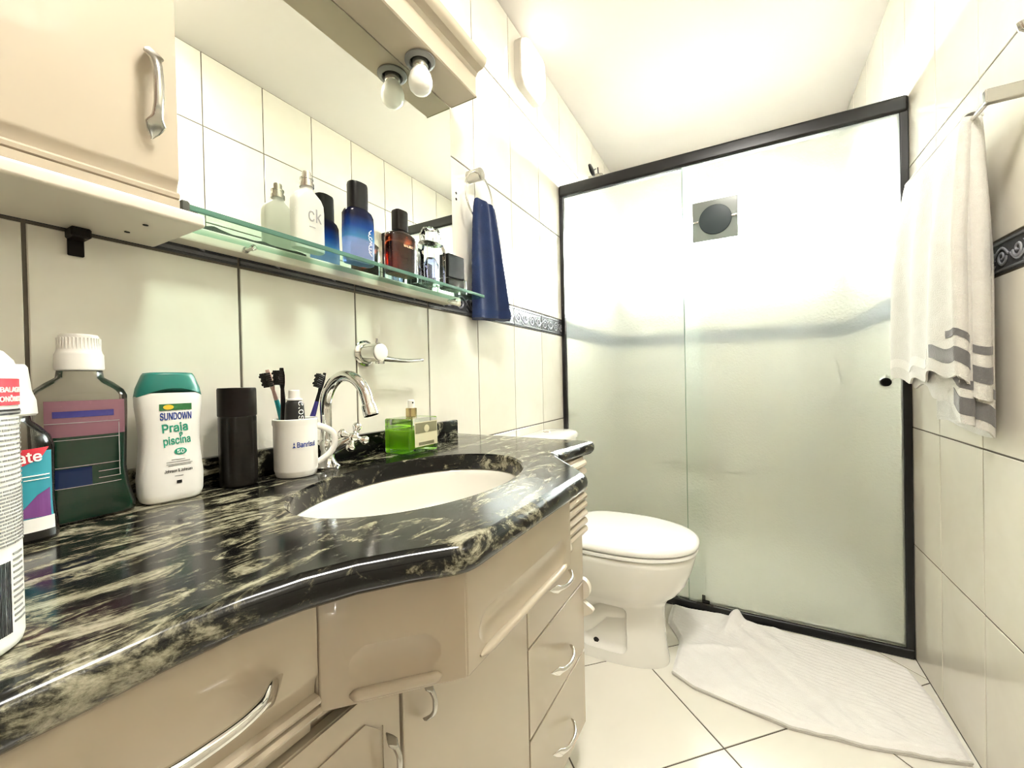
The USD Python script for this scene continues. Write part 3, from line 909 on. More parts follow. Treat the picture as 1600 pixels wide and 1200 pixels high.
cn = thing('light_canopy', 'beige moulded light canopy projecting over the mirror', 'canopy')
cp = [(0.0445, 1.784), (0.131, 1.784), (0.134, 1.787), (0.134, 1.838), (0.137, 1.842), (0.140, 1.848), (0.146, 1.851), (0.158, 1.8535), (0.166, 1.860), (0.170, 1.868), (0.171, 1.878), (0.0445, 1.878)]
part(cn, 'box_shell', prof_y(cp, 0.2695, 0.988), lam, smooth=25)
part(cn, 'edge_trim', rbox(0.045, 0.134, 0.9885, 0.992, 1.7835, 1.789, 0.001, 1), MAT['print_olive'], smooth=False)

bl = thing('light_bulb', 'unlit round white bulb in a grey socket under the canopy', 'bulb', (0.091, 0.805, 1.7835))
part(bl, 'socket_ring', T(lathe([(0.037, 0), (0.0375, -0.004), (0.034, -0.007), (0.026, -0.009), (0.0235, -0.004), (0.0235, 0)][::-1], 36)), MAT['socket_grey'])
part(bl, 'socket_neck', lathe([(0.017, -0.022), (0.019, -0.018), (0.019, 0)], 28), MAT['steel'])
part(bl, 'bulb', lathe([(0, -0.085), (0.010, -0.0838), (0.019, -0.079), (0.0262, -0.071), (0.0295, -0.060), (0.0292, -0.050), (0.0262, -0.038), (0.0205, -0.027), (0.0165, -0.020)], 36, cap=False), MAT['bulb_glass'], smooth=60)

ZS = 1.2305
sh = thing('glass_shelf', 'greenish glass shelf below the mirror, carrying perfume bottles', 'shelf')
gl = part(sh, 'glass_plate', rbox(XM + 0.0046, 0.1375, 0.272, 1.000, ZS - 0.008, ZS, 0.0008, 1), MAT['shelf_glass'], smooth=False)
part(gl, 'front_edge', rbox(0.1378, 0.1402, 0.272, 1.000, ZS - 0.008, ZS, 0.0008, 1), MAT['glass_edge'], smooth=False, label='green polished front edge')
part(sh, 'end_clamp', cat(rbox(0.118, 0.142, 0.2685, 0.2905, ZS - 0.014, ZS - 0.0082, 0.002, 1), rbox(0.118, 0.1445, 0.2685, 0.2790, ZS - 0.012, ZS + 0.002, 0.002, 1)), MAT['dark_corrosion'])
for y in (0.400, 0.953):
    part(sh, 'support_peg', T(lathe([(0.0085, 0), (0.0085, 0.003), (0.006, 0.004), (0.006, 0.018), (0.0075, 0.019), (0.0075, 0.026), (0.004, 0.028)], 20), (XM + 0.0042, y, 1.2165), ry=90, s=[.62, .62, 1]), MAT['chrome'])

# ------------------------------------------------------------------ perfume bottles on the shelf (front towards +x)
def on_shelf(name, label, c, y, x, rot=90):
    return thing(name, label, c, (x, y, ZS + 0.0002), rot, 'perfume bottles on the glass shelf')


b = on_shelf('perfume_bottle', 'frosted white perfume bottle with thin grey lettering, leftmost on the glass shelf', 'perfume bottle', 0.489, 0.088)
s = [(0, .0285, .0115, 3.5), (.002, .0300, .013, 3.5), (.075, .0305, .0135, 3.5), (.088, .0300, .0132, 3.2), (.098, .026, .012, 2.8), (.105, .0185, .0105, 2.3), (.110, .0115, .010, 2), (.116, .0105, .0100, 2)]
part(b, 'body', loft(s, 48), MAT['frosted_bottle'], smooth=50)
fn = on_loft(s)
part(b, 'lettering', cat(wrap(T(text('ck', 0.021), (0.006, 0.052, 0), s=[0.9, 1.15, 1]), fn)), MAT['print_grey'], smooth=False, label='thin grey lettering')
part(b, 'small_print', wrap(T(flat(-0.006, 0.006, 0.041, 0.0422)), fn), MAT['print_grey'], smooth=False)
part(b, 'spray_head', cat(T(lathe([(0.0125, 0), (0.0125, .006), (0.0105, .0065), (0.0105, .013), (0.0115, .0135), (0.0115, .016), (.008, .0165)]), (0, 0, .116)), T(lathe([(0.0075, 0), (0.0078, .009), (.0072, .0115), (0, .012)]), (0, 0, .1322))), MAT['steel'])

b = on_shelf('perfume_bottle', 'blue perfume bottle fading to black, with a tall black cap', 'perfume bottle', 0.597, 0.096, 84)
s = [(0, .031, .0150, 3.2), (.002, .0325, .0160, 3.2), (.05, .0335, .0165, 3.2), (.098, .0330, .0160, 3.0), (.106, .029, .0155, 2.6), (.110, .0215, .0145, 2.3)]
part(b, 'body', loft(s, 48), MAT['blue_fade_glass'], smooth=40)
fn = on_loft(s)
part(b, 'thick_glass_base', loft([(0.0008, .029, .0135, 3.2), (.008, .030, .0140, 3.2), (.010, .022, .011, 3)], 40), MAT['pale_blue_glass'])
mt = T(text('Acqua', 0.0115, True), (0, 0, 0), rz=-90)
strokes = []
for k in range(6):
    t = np.linspace(0, 1, 9)
    yy = 0.070 - k * 0.0088
    strokes.append(sweep(np.stack([0.0165 + 0.0042 * np.cos(t * 5 + k * 1.7), yy - 0.009 * t + 0.0016 * np.sin(t * 9 + k), np.full(9, 0.0002)], 1), 0.0008, 0.0002, 5))
part(b, 'lettering', wrap(cat(*strokes), fn), MAT['print_white'], smooth=False, label='white script running down the glass')
part(b, 'cap', loft([(.110, .0200, .0140, 3), (.112, .0205, .0142, 3), (.158, .0205, .0142, 3), (.163, .0195, .0135, 2.8), (.1655, .013, .010, 2.5)], 40), MAT['black_plastic'], smooth=40)

b = on_shelf('perfume_bottle', 'brown tinted perfume bottle with a narrow dark cap', 'perfume bottle', 0.712, 0.100, 86)
s = [(0, .036, .0165, 4), (.002, .0375, .0178, 4), (.082, .0380, .018, 4), (.090, .0362, .0172, 3.5), (.096, .024, .0150, 2.8), (.098, .012, .011, 2.2), (.101, .0110, .0105, 2)]
part(b, 'body', loft(s, 48), MAT['brown_glass'], smooth=40)
fn = on_loft(s)
part(b, 'lettering', wrap(T(text('MALBEC', 0.0052, True), (0.008, 0.062, 0), s=[1.0, 1, 1]), fn), MAT['print_copper'], smooth=False)
part(b, 'perfume', loft([(0.004, .0340, .0145, 4), (.070, .0350, .0150, 4)], 40), MAT['brown_glass'])
part(b, 'cap', loft([(.101, .0165, .0125, 4), (.1025, .0172, .0130, 4), (.143, .0172, .0130, 4), (.146, .0160, .012, 4)], 36), MAT['brown_black'], smooth=40)

b = on_shelf('perfume_bottle', 'clear crystal perfume bottle with a faceted stopper', 'perfume bottle', 0.818, 0.100, 82)
def octo(secs):
    return trimesh.Trimesh(*meshkit.arrays(loft(secs, 8))[:2], process=False)
part(b, 'body', octo([(0, .036, .022, 2.2), (.003, .040, .025, 2.2), (.090, .041, .026, 2.2), (.101, .036, .023, 2.2), (.104, .020, .015, 2)]), MAT['clear_glass'], smooth=False)
part(b, 'inner_flask', octo([(0.006, .020, .013, 2), (.05, .022, .0145, 2), (.066, .012, .009, 2)]), MAT['pale_blue_glass'], smooth=False)
st = octo([(.105, .022, .016, 2), (.109, .029, .021, 2), (.126, .030, .022, 2), (.139, .022, .017, 2), (.1425, .008, .007, 2)])
part(b, 'stopper', st, MAT['clear_glass'], smooth=False)
rg = [sweep([(math.cos(a) * r0, math.sin(a) * r0 * 0.7, z0_), (math.cos(a) * r1, math.sin(a) * r1 * 0.7, z1_)], 0.0007, 0.0007, 5) for a in np.arange(8) * PI / 4 for r0, r1, z0_, z1_ in ((.0405, .0415, .004, .089), (.030, .031, .109, .126))]
part(b, 'facet_edges', cat(*rg), MAT['steel'], smooth=False)

b = on_shelf('perfume_bottle', 'black boxy perfume bottle at the right end of the shelf', 'perfume bottle', 0.905, 0.098, 86)
part(b, 'body', rbox(-.032, .032, -.017, .017, 0, .030, .003, 2), MAT['smoke_glass'])
part(b, 'cap', rbox(-.0325, .0325, -.0175, .0175, .0305, .092, .0025, 2), MAT['black_plastic'])
b = on_shelf('perfume_vial', 'tiny clear glass vial, behind the black bottle at the end of the shelf', 'vial', 0.958, 0.094, 90)
part(b, 'body', loft([(0, .012, .010, 3), (.036, .012, .010, 3), (.041, .006, .006, 2), (.046, .005, .005, 2)], 28), MAT['clear_glass'])
part(b, 'sprayer', lathe([(.006, .046), (.006, .058), (.0045, .060)], 20), MAT['steel'])

# ------------------------------------------------------------------ things on the countertop
zc = ZC + 0.0003
# big white bottle at the left edge of the picture
r = 0.0355
b = thing('cleaner_bottle', 'tall white bottle with red band and dense print, front left on the countertop', 'bottle', (0.360, 0.046, zc), 98)
U0 = .0270
part(b, 'body', lathe([(.032, 0), (.0345, .002), (r, .006), (r, .1745), (.0340, .180), (.030, .1855), (.0225, .190), (.0150, .1925), (.0135, .194)], 64), MAT['print_white'], smooth=40)
part(b, 'cap', lathe([(.0140, .1942), (.0145, .196), (.0140, .222), (.012, .224)], 32), MAT['navy_cap'])
cy = on_cyl(r)
part(b, 'red_band', wrap(flat(-.020, .060, .1515, .1680), cy), MAT['print_red'], smooth=True)
part(b, 'lettering', cat(wrap(T(text('EMBALAGEM', .0031, True, width=.0285), (U0 + .0005, .1596, 0)), cy, .0006), wrap(T(text('ECONÔMICA', .0031, True, width=.0285), (U0 + .001, .1538, 0)), cy, .0006)), MAT['print_white'], smooth=False, label='white capitals on the red band')
part(b, 'black_band', wrap(flat(-.020, .060, .1455, .1490), cy), MAT['print_black'], smooth=True)
part(b, 'band_print', wrap(T(flat(.012, .050, .1467, .1477)), cy, .0006), MAT['print_grey'], smooth=False)
lines = []
zz = .143
while zz > .066:
    u = .012
    while u < .047:
        w_ = float(rng.uniform(.0018, .0055))
        lines.append(flat(u, min(u + w_, .048), zz - .0011, zz, .0003, 2))
        u += w_ + .0009
    zz -= .0031 if zz > .100 else .0022
part(b, 'fine_print', wrap(cat(*lines), cy), MAT['print_grey'], smooth=False, label='rows of small grey print', kind='stuff')
bars, u = [], .006
while u < .0235:
    w_ = float(rng.choice([.0004, .0007, .001]))
    bars.append(flat(u, u + w_, .012, .056, .0003, 2))
    u += w_ + float(rng.choice([.0004, .0006]))
part(b, 'barcode', wrap(cat(*bars), cy), MAT['print_black'], smooth=False)
lines = []
for k in range(12):
    zz = .060 - k * .0038
    lines.append(flat(.0260, .0260 + float(rng.uniform(.008, .013)), zz - .0013, zz, .0003, 3))
part(b, 'side_print', wrap(cat(*lines), cy), MAT['print_grey'], smooth=False, kind='stuff')

# children's mouthwash
b = thing('mouthwash_bottle', 'small mouthwash bottle with red and yellow label, directly behind the tall white bottle', 'mouthwash', (0.106, 0.115, zc), 90)
s = [(0, .041, .020, 3.2), (.003, .0430, .022, 3.2), (.020, .0425, .0218, 3.2), (.045, .0405, .021, 3), (.085, .0412, .021, 3), (.100, .0415, .021, 3), (.112, .0385, .0205, 2.6), (.122, .031, .0200, 2.3), (.128, .0255, .0195, 2), (.134, .0245, .0195, 2)]
part(b, 'body', loft(s, 48), MAT['clear_plastic'], smooth=50)
part(b, 'liquid', loft([(.003, .041, .0195, 3.2), (.020, .0405, .0192, 3.2), (.045, .0385, .0185, 3), (.085, .039, .0185, 3), (.095, .0395, .0185, 3)], 40), MAT['liquid_grey'])
fn = on_loft(s)
part(b, 'label', wrap(flat(-.036, .036, .018, .096), fn), MAT['print_teal'], smooth=True)
part(b, 'white_foot', wrap(flat(-.037, .037, .012, .026), fn, .0005), MAT['print_white'], smooth=True)
part(b, 'red_flag', wrap(flat_poly([(-.036, .096), (.034, .100), (.027, .088), (.014, .082), (-.036, .078)]), fn, .0006), MAT['print_red'], smooth=False)
part(b, 'lettering', wrap(T(text('Colgate', .0105, True), (.005, .0845, 0), s=[.9, 1, 1], rz=4), fn, .0011), MAT['print_white'], smooth=False, label='white lettering on red')
part(b, 'picture_patch', cat(wrap(flat_poly([(-.028 + .017 * math.cos(a) * (1 + .15 * math.sin(5 * a)) + .022, .054 + .019 * math.sin(a) * (1 + .12 * math.cos(3 * a))) for a in np.arange(40) * 2 * PI / 40]), fn, .0007)), MAT['print_yellow'], smooth=False, label='plain yellow splash on the label')
part(b, 'picture_patch', cat(wrap(flat_poly([(.006, .028), (.034, .026), (.034, .056), (.024, .050), (.016, .040)]), fn, .0008)), MAT['print_purple'], smooth=False)
part(b, 'white_stroke', cat(wrap(flat(.012, .034, .070, .0712), fn, .0009), wrap(flat(.014, .034, .066, .067), fn, .0009)), MAT['print_white'], smooth=False)
ribs = [(.134, .0285), (.136, .0300), (.150, .0292), (.154, .0280), (.160, .0262), (.185, .0238), (.188, .0220)]
part(b, 'cap', lathe([(q[1], q[0]) for q in ribs], 48), MAT['white_plastic'], smooth=30)

# green mouthwash
b = thing('mouthwash_bottle', 'large clear mouthwash bottle of dark green liquid with a ribbed white cap', 'mouthwash', (0.055, 0.193, zc), 90)
s = [(0, .044, .022, 3.5), (.003, .0475, .0245, 3.5), (.012, .0478, .0250, 3.5), (.035, .0425, .023, 3.2), (.060, .0400, .022, 3.2), (.130, .0425, .0225, 3.2), (.152, .0430, .0225, 3.0), (.160, .040, .0215, 2.8), (.169, .0305, .0195, 2.4), (.175, .022, .0185, 2), (.184, .0205, .0185, 2)]
part(b, 'body', loft(s, 56), MAT['clear_plastic'], smooth=50)
part(b, 'liquid', loft([(.003, .0455, .0225, 3.5), (.012, .0458, .0230, 3.5), (.035, .0405, .021, 3.2), (.060, .038, .020, 3.2), (.107, .0395, .0203, 3.2)], 48), MAT['liquid_green'])
fn = on_loft(s)
part(b, 'label_film', wrap(flat(-.036, .036, .104, .147), fn), MAT['film_purple'], smooth=True, label='see-through purple label film')
part(b, 'label_bar', wrap(flat(-.030, .024, .127, .1345), fn, .0006), MAT['print_navy'], smooth=True)
part(b, 'label_patch', wrap(flat(-.036, .002, .044, .066), fn, .0006), MAT['film_navy'], smooth=True)
ln = [flat(-.036, .030, q, q + .0008, .0003) for q in (.120, .0675, .0430, .100)] + [flat(.008, .030, q, q + .0008, .0003) for q in (.058, .050)] + [flat(.0285, .0295, .05, .118, .0003)]
part(b, 'label_lines', wrap(cat(*ln), fn, .0007), MAT['print_grey'], smooth=False)
part(b, 'cap', lathe([(.0215, .184), (.0225, .186), (.0222, .203), (.0208, .206), (.0198, .210), (.0182, .226), (.0168, .2285), (.010, .229)], 56), MAT['white_plastic'], smooth=30)
part(b, 'cap_ribs', cat(*[T(rbox(-.0007, .0007, -.0008, .0008, 0, .016, .0004, 1), (.0192 * math.cos(a), .0192 * math.sin(a), .2080), rz=math.degrees(a)) for a in np.arange(36) * PI / 18]), MAT['white_plastic'], smooth=False, kind='stuff')

# sunscreen
b = thing('sunscreen_bottle', 'white waisted sunscreen bottle with a green cap and blue and green lettering', 'sunscreen', (0.058, 0.283, zc), 88)
s = [(0, .030, .017, 3), (.003, .0345, .0200, 3), (.012, .0375, .0215, 2.8), (.035, .0385, .0215, 2.7), (.060, .0362, .0205, 2.7), (.085, .0345, .0195, 2.7), (.110, .0355, .0200, 2.7), (.135, .0382, .0205, 2.7), (.148, .0385, .0205, 2.7), (.153, .0372, .0200, 2.7)]
part(b, 'body', loft(s, 56), MAT['print_white'], smooth=60)
fn = on_loft(s)
# cap with an arched lower edge
cs = []
for q, w_, d_ in ((0, .0385, .0210), (.012, .0365, .0205), (.030, .0298, .0190), (.0335, .0275, .0180), (.0345, .020, .013)):
    a = np.arange(56) * 2 * PI / 56
    ca, sa = np.cos(a), np.sin(a)
    X, Y = w_ * np.sign(ca) * np.abs(ca) ** (2 / 2.7), d_ * np.sign(sa) * np.abs(sa) ** (2 / 2.7)
    Z = .1475 + q + (.012 * (1 - (X / w_) ** 2) * (1 - q / .0335) if q < .0335 else 0)
    cs.append(np.stack([X, Y, np.broadcast_to(Z, X.shape)], 1))
part(b, 'cap', grid_loop(np.array(cs)), MAT['sun_cap'], smooth=50)
part(b, 'green_flash', wrap(flat(-.018, .020, .1285, .1375), fn), MAT['print_dkgreen'], smooth=True)
part(b, 'yellow_spot', wrap(flat_poly([(-.008 + .006 * math.cos(a), .133 + .0035 * math.sin(a)) for a in np.arange(20) * PI / 10]), fn, .0007), MAT['print_yellow'], smooth=False)
part(b, 'brand_lettering', wrap(T(text('SUNDOWN', .0095, True, width=.037), (.001, .1155, 0)), fn), MAT['print_blue'], smooth=False, label='bold blue lettering')
part(b, 'script_lettering', cat(wrap(T(text('Praia', .0115, True, width=.030), (.000, .0985, 0), rz=4), fn), wrap(T(text('e', .006, True), (.006, .0925, 0)), fn), wrap(T(text('piscina', .0105, True, width=.032), (.002, .081, 0), rz=3), fn)), MAT['print_green'], smooth=False, label='green script lettering')
ring50 = Polygon([(.0075 * math.cos(a), .0048 * math.sin(a)) for a in np.arange(32) * PI / 16])
part(b, 'round_badge', wrap(T(flat_poly(list(ring50.exterior.coords)), (.005, .070, 0)), fn), MAT['print_green'], smooth=False)
part(b, 'badge_number', wrap(T(text('50', .0052, True), (.005, .0675, 0)), fn, .0007), MAT['print_white'], smooth=False)
part(b, 'small_print', wrap(cat(*[flat(a, c, q, q + .0008, .0003) for a, c, q in ((-.006, .010, .0585), (-.012, .016, .0555), (-.012, .019, .0525), (-.010, .017, .0505), (-.003, .007, .0355))]), fn), MAT['print_grey'], smooth=False)
part(b, 'maker_lettering', wrap(T(text('Johnson & Johnson', .0042, False, width=.033), (.002, .0415, 0)), fn), MAT['print_black'], smooth=False)
part(b, 'print_dot', wrap(flat(-.001, .005, .0255, .0295), fn), MAT['print_black'], smooth=False)

# dark spray can
b = thing('deodorant_can', 'dark brown deodorant can with a black cap, between sunscreen and mug', 'can', (0.058, 0.375, zc))
part(b, 'body', lathe([(.0235, 0), (.0260, .001), (.0268, .004), (.0268, .109), (.0260, .112)], 56), MAT['smoke_can'] if 'smoke_can' in MAT else plain('smoke_can', (.006, .005, .0042), 0.2, metallic=0.0, specular_ior_level=0.3), smooth=40)
part(b, 'cap', lathe([(.0270, .1122), (.0274, .114), (.0272, .155), (.0262, .1575), (.0, .158)], 56), MAT['brown_black'], smooth=40)

# mug
b = thing('mug', 'white mug with small blue print, holding toothbrushes and a toothpaste tube', 'mug', (0.079, 0.461, zc), 64)
rm = .0355
part(b, 'cup', lathe([(.0310, .0), (.0325, .001), (.0340, .006), (.0342, .0085), (.0355, .012), (.0355, .088), (.0368, .092), (.0368, .100), (.0355, .1012), (.0338, .100), (.0328, .092), (.0325, .010), (.028, .006)], 64), MAT['ceramic'], smooth=40)
hs = np.linspace(-1, 1, 25)
hp = np.stack([rm - .001 + .031 * np.clip(1 - np.abs(hs) ** 2.6, 0, 1), 0 * hs, .052 + .034 * hs + .004 * (1 - hs ** 2)], 1)
part(b, 'handle', T(sweep(hp, .0058, .0042, 12, (0, 1, 0)), rz=0), MAT['ceramic'], smooth=60)
mc = on_cyl(rm, 0.30)
part(b, 'lettering', wrap(T(text('Banrisul', .0085, True, width=.033), (.003, .053, 0)), mc), MAT['print_blue'], smooth=False, label='small blue lettering')
part(b, 'logo', wrap(cat(flat_poly([(-.0205, .0525), (-.0155, .0525), (-.018, .0565)]), flat_poly([(-.0195, .0575), (-.0165, .0575), (-.018, .062)])), mc), MAT['print_blue'], smooth=False)


def brush(base, tip, face, body, neck, bristle, label):
    """toothbrush from base to tip; bristles point towards face"""
    base, tip, face = (np.asarray(q, float) for q in (base, tip, face))
    b = thing('toothbrush', label, 'toothbrush', base)
    t = (tip - base)
    ln = np.linalg.norm(t)
    t /= ln
    fx = face - t * (face @ t)
    fx /= np.linalg.norm(fx)
    s = np.linspace(0, 1, 30)
    P = np.outer(s * ln, t) - np.outer(0.004 * np.sin(s * PI * 1.3), fx)
    wid = np.interp(s, [0, .15, .5, .66, .80, .84, .93, 1], [.0045, .0062, .006, .0042, .0030, .0062, .0068, .004])
    th = np.interp(s, [0, .5, .8, .84, 1], [.0045, .005, .003, .0026, .002])
    k = 20
    part(b, 'handle', sweep(P[:k + 1], wid[:k + 1], th[:k + 1], 10, fx), body)
    part(b, 'head', sweep(P[k:], wid[k:], th[k:], 10, fx), neck)
    sd = np.cross(t, fx)
    tufts = []
    rr = np.random.default_rng(3)
    for i in range(7):
        c = np.interp(.84 + .02 * i, s, np.arange(30))
        p0 = P[int(c)] + (P[min(int(c) + 1, 29)] - P[int(c)]) * (c - int(c))
        for j in (-1, 0, 1):
            q0 = p0 + sd * j * .0042 + fx * .002
            h = .0105 + .002 * (i % 2) + rr.uniform(-.0008, .0008)
            tufts.append(sweep([q0, q0 + fx * h * .5, q0 + fx * h + sd * j * .0006], [.0019, .002, .0023], None, 6, t))
    part(b, 'bristles', cat(*tufts), bristle, kind='stuff')


brush((.057, .466, zc + .012), (.043, .437, 1.016), (.2, -1, .15), MAT['teal_plastic'], MAT['pale_pink'], MAT['brown_black'], 'teal toothbrush with dark bristles, leftmost in the mug')
brush((.067, .440, zc + .012), (.066, .449, 1.018), (.2, -1, .1), MAT['black_plastic'], MAT['brown_black'], MAT['brown_black'], 'dark brown toothbrush leaning left, between the teal one and the toothpaste')
brush((.064, .464, zc + .012), (.074, .530, 1.008), (.0, -.9, .6), MAT['print_navy'], MAT['black_plastic'], MAT['black_plastic'], 'black toothbrush leaning right towards the faucet')
b = thing('toothpaste_tube', 'black toothpaste tube with a white cap, standing in the mug', 'toothpaste', (0.0885, 0.4540, zc + .012), 74)
s = [(0, .019, .002, 3), (.035, .018, .008, 2.4), (.082, .0165, .0125, 2.2), (.104, .0155, .0140, 2), (.115, .0150, .0140, 2), (.121, .0110, .0110, 2)]
part(b, 'body', T(loft(s, 40), rx=0), MAT['print_black'], smooth=50)
part(b, 'cap', lathe([(.0128, .1212), (.0130, .1235), (.0094, .1245), (.0090, .138), (.0080, .1395)], 32), MAT['white_plastic'], smooth=30)
fn = on_loft(s)
part(b, 'lettering', wrap(T(text('close', .0125, False), (.002, .0985, 0), rz=-90), fn), MAT['print_white'], smooth=False, label='white lettering running downwards')

# green perfume on the counter
b = thing('perfume_bottle', 'square glass perfume bottle of lime green liquid with a gold collar, beside the basin', 'perfume bottle', (0.097, 0.738, zc), 90)
part(b, 'glass_block', rbox(-.049, .049, -.038, .038, 0, .079, .004, 2), MAT['clear_glass'], smooth=30)
part(b, 'perfume', rbox(-.043, .043, -.032, .032, .008, .052, .004, 2), MAT['liquid_lime'])
part(b, 'front_label', rbox(-.033, .045, -.0392, -.0385, .014, .070, .0003, 1), MAT['print_cream'], smooth=False)
o = [rbox(-.031, .043, -.0398, -.0393, .045, .068, .0002, 1), rbox(-.020, .032, -.0398, -.0393, .017, .024, .0002, 1)]
part(b, 'label_ornament', cat(*o), MAT['print_olive'], smooth=False)
part(b, 'label_medallion', T(lathe([(.0085, 0), (.0085, .0006), (.006, .0007)], 28), (.006, -.0399, .054), rx=90), MAT['print_cream'], smooth=False)
part(b, 'dip_tube', lathe([(.0015, .010), (.0015, .078)], 8), MAT['clear_plastic'])
part(b, 'collar', lathe([(.0125, .0795), (.0128, .081), (.0128, .099), (.0120, .1005)], 36), MAT['gold'])
part(b, 'sprayer', lathe([(.0075, .1005), (.0078, .102), (.0076, .118), (.006, .120)], 28), MAT['white_plastic'])
part(b, 'nozzle', T(lathe([(.0018, 0), (.0018, .0015)], 10), (-.003, -.0072, .113), rx=90), MAT['hole_dark'])

# ------------------------------------------------------------------ tap, wall valve
f = thing('faucet', 'chrome gooseneck basin faucet with a cross handle', 'faucet', (0.079, 0.523, zc))
part(f, 'base', cat(lathe([(.024, 0), (.0245, .004), (.020, .008), (.0145, .020), (.0135, .034), (.0155, .040), (.0150, .050), (.0115, .055)], 36)), MAT['chrome'], smooth=40)
a = np.linspace(0, 1, 40)
arc = []
Rr = .054
for q in np.linspace(0, 1, 8):
    arc.append((0, 0, .05 + q * .062))
for q in np.linspace(PI, .10 * PI, 34)[1:]:
    arc.append((Rr + Rr * math.cos(q), .004 * (1 - math.cos(q - PI)), .110 + Rr * 1.20 * math.sin(q)))
last = np.array(arc[-1]); dirn = last - np.array(arc[-2]); dirn /= np.linalg.norm(dirn)
arc += [tuple(last + dirn * .006), tuple(last + dirn * .012)]
part(f, 'spout', sweep(arc, .0108, .0108, 20, (0, 1, 0)), MAT['chrome'], smooth=60)
p0 = np.array(arc[-1])
part(f, 'spout_tip', sweep([p0 - dirn * .004, p0, p0 + dirn * .014, p0 + dirn * .017], [.0122, .0132, .0138, .0132], None, 20, (0, 1, 0)), MAT['chrome'], smooth=40)
part(f, 'handle_stem', sweep([(0.006, .004, .035), (.026, .016, .046), (.040, .024, .055)], [.012, .010, .008], None, 16), MAT['chrome'], smooth=50)
hub = np.array([.044, .027, .058])
ax = np.array([.85, -.35, .40]); ax /= np.linalg.norm(ax)
e1 = np.cross(ax, [0, 0, 1]); e1 /= np.linalg.norm(e1); e2 = np.cross(e1, ax)
sp_ = np.linspace(0, 1, 12)
for k in range(4):
    q = PI / 4 * 0.55 + k * PI / 2
    dv = e1 * math.cos(q) + e2 * math.sin(q)
    part(f, 'cross_arm', sweep(hub + np.outer(sp_ * .030, dv), np.interp(sp_, [0, .40, .72, .93, 1], [.0050, .0045, .0092, .0072, .001]), None, 14, ax), MAT['chrome'], smooth=60)
part(f, 'handle_hub', sweep([hub - ax * .01, hub, hub + ax * .006, hub + ax * .009], [.009, .0105, .009, .003], None, 18), MAT['chrome'], smooth=50)

wv = thing('wall_valve', 'chrome wall stop valve with a long flat lever, on the tiles above the faucet', 'valve', (0.0024, 0.688, 1.058))
part(wv, 'flange', T(lathe([(.030, 0), (.0305, .003), (.027, .006), (.022, .008)], 36), ry=90), MAT['chrome'], smooth=40)
part(wv, 'barrel', T(lathe([(.0215, .004), (.0215, .050), (.0205, .052)], 36), ry=90), MAT['chrome'], smooth=40)
part(wv, 'end_cap', T(lathe([(.0195, .052), (.0195, .055), (.016, .057)], 36), ry=90), MAT['white_plastic'], smooth=40, label='white end cap')
part(wv, 'index_pin', T(lathe([(.003, 0), (.003, .012)], 12), (.040, 0, .020)), MAT['chrome'])
sv = np.linspace(0, 1, 20)
part(wv, 'lever', sweep(np.stack([.046 + .004 * sv, .004 + .142 * sv, -.013 + .0 * sv - .004 * np.sin(sv * PI)], 1), np.interp(sv, [0, .2, .55, .9, 1], [.011, .009, .0085, .006, .002]), np.interp(sv, [0, .3, 1], [.009, .0062, .004]), 14, (0, 0, 1)), MAT['chrome'], smooth=60)
part(wv, 'lever_boss', T(lathe([(.010, -.026), (.0105, -.022), (.0105, -.006)], 24), (.044, .006, 0)), MAT['chrome'], smooth=40)

# ------------------------------------------------------------------ towel ring with blue hand towel
tr_ = thing('towel_ring', 'chrome towel ring on a round post, right of the mirror', 'towel ring', (0.0024, 1.135, 1.652))
part(tr_, 'post', T(lathe([(.019, 0), (.0195, .002), (.0195, .048), (.018, .050)], 36), ry=90), MAT['steel'], smooth=40)
RR = .078
aa = np.arange(65) * 2 * PI / 64
part(tr_, 'ring', sweep(np.stack([np.full(65, .040), RR * np.sin(aa), .004 - RR + RR * np.cos(aa)], 1), .0032, .0032, 10, (1, 0, 0), caps=False), MAT['chrome'], smooth=60)


def hanging(zt, zb, ctr, wt, wb, dt, db, folds, amp, n=140, m=60, seed=0, twist=0.0, bottom=None):
    """closed gathered cloth: loft of wavy loops; returns the loop grid"""
    out = []
    for k in range(m):
        q = k / (m - 1)
        e = q ** 0.75
        w_, d_ = wt + (wb - wt) * e, dt + (db - dt) * e
        a = np.arange(n) * 2 * PI / n
        cy_, sx_ = np.cos(a), np.sin(a)
        f_ = np.sign(cy_) * np.abs(cy_) ** 0.8
        g_ = np.sign(sx_) * np.abs(sx_) ** 0.8
        wave = 1 + amp * (0.35 + 0.65 * e) * np.sin(folds * a + seed + 0.8 * q) + amp * 0.7 * np.sin(9 * f_ + 3 * f_ ** 2 + seed * 2 + .5 * q) * np.exp(-((f_ - .1) / .6) ** 2)
        y = ctr[1] + w_ * f_ + twist * q
        x = ctr[0] + d_ * g_ * wave
        zz_ = zt + (zb - zt) * q + np.zeros(n)
        if bottom is not None:
            zz_ = zt + (zb + bottom(f_) - zt) * q
        P = np.stack([x, y, zz_], 1)
        P += 0.0012 * (meshkit.fbm(P * 90, 2, seed)[:, None] - .5)
        out.append(P)
    return np.array(out)


G = hanging(1.555, 1.190, (0.052, 1.150), 0.056, .108, .014, .032, 4, .42, seed=2, twist=.030, bottom=lambda f_: .006 * f_)
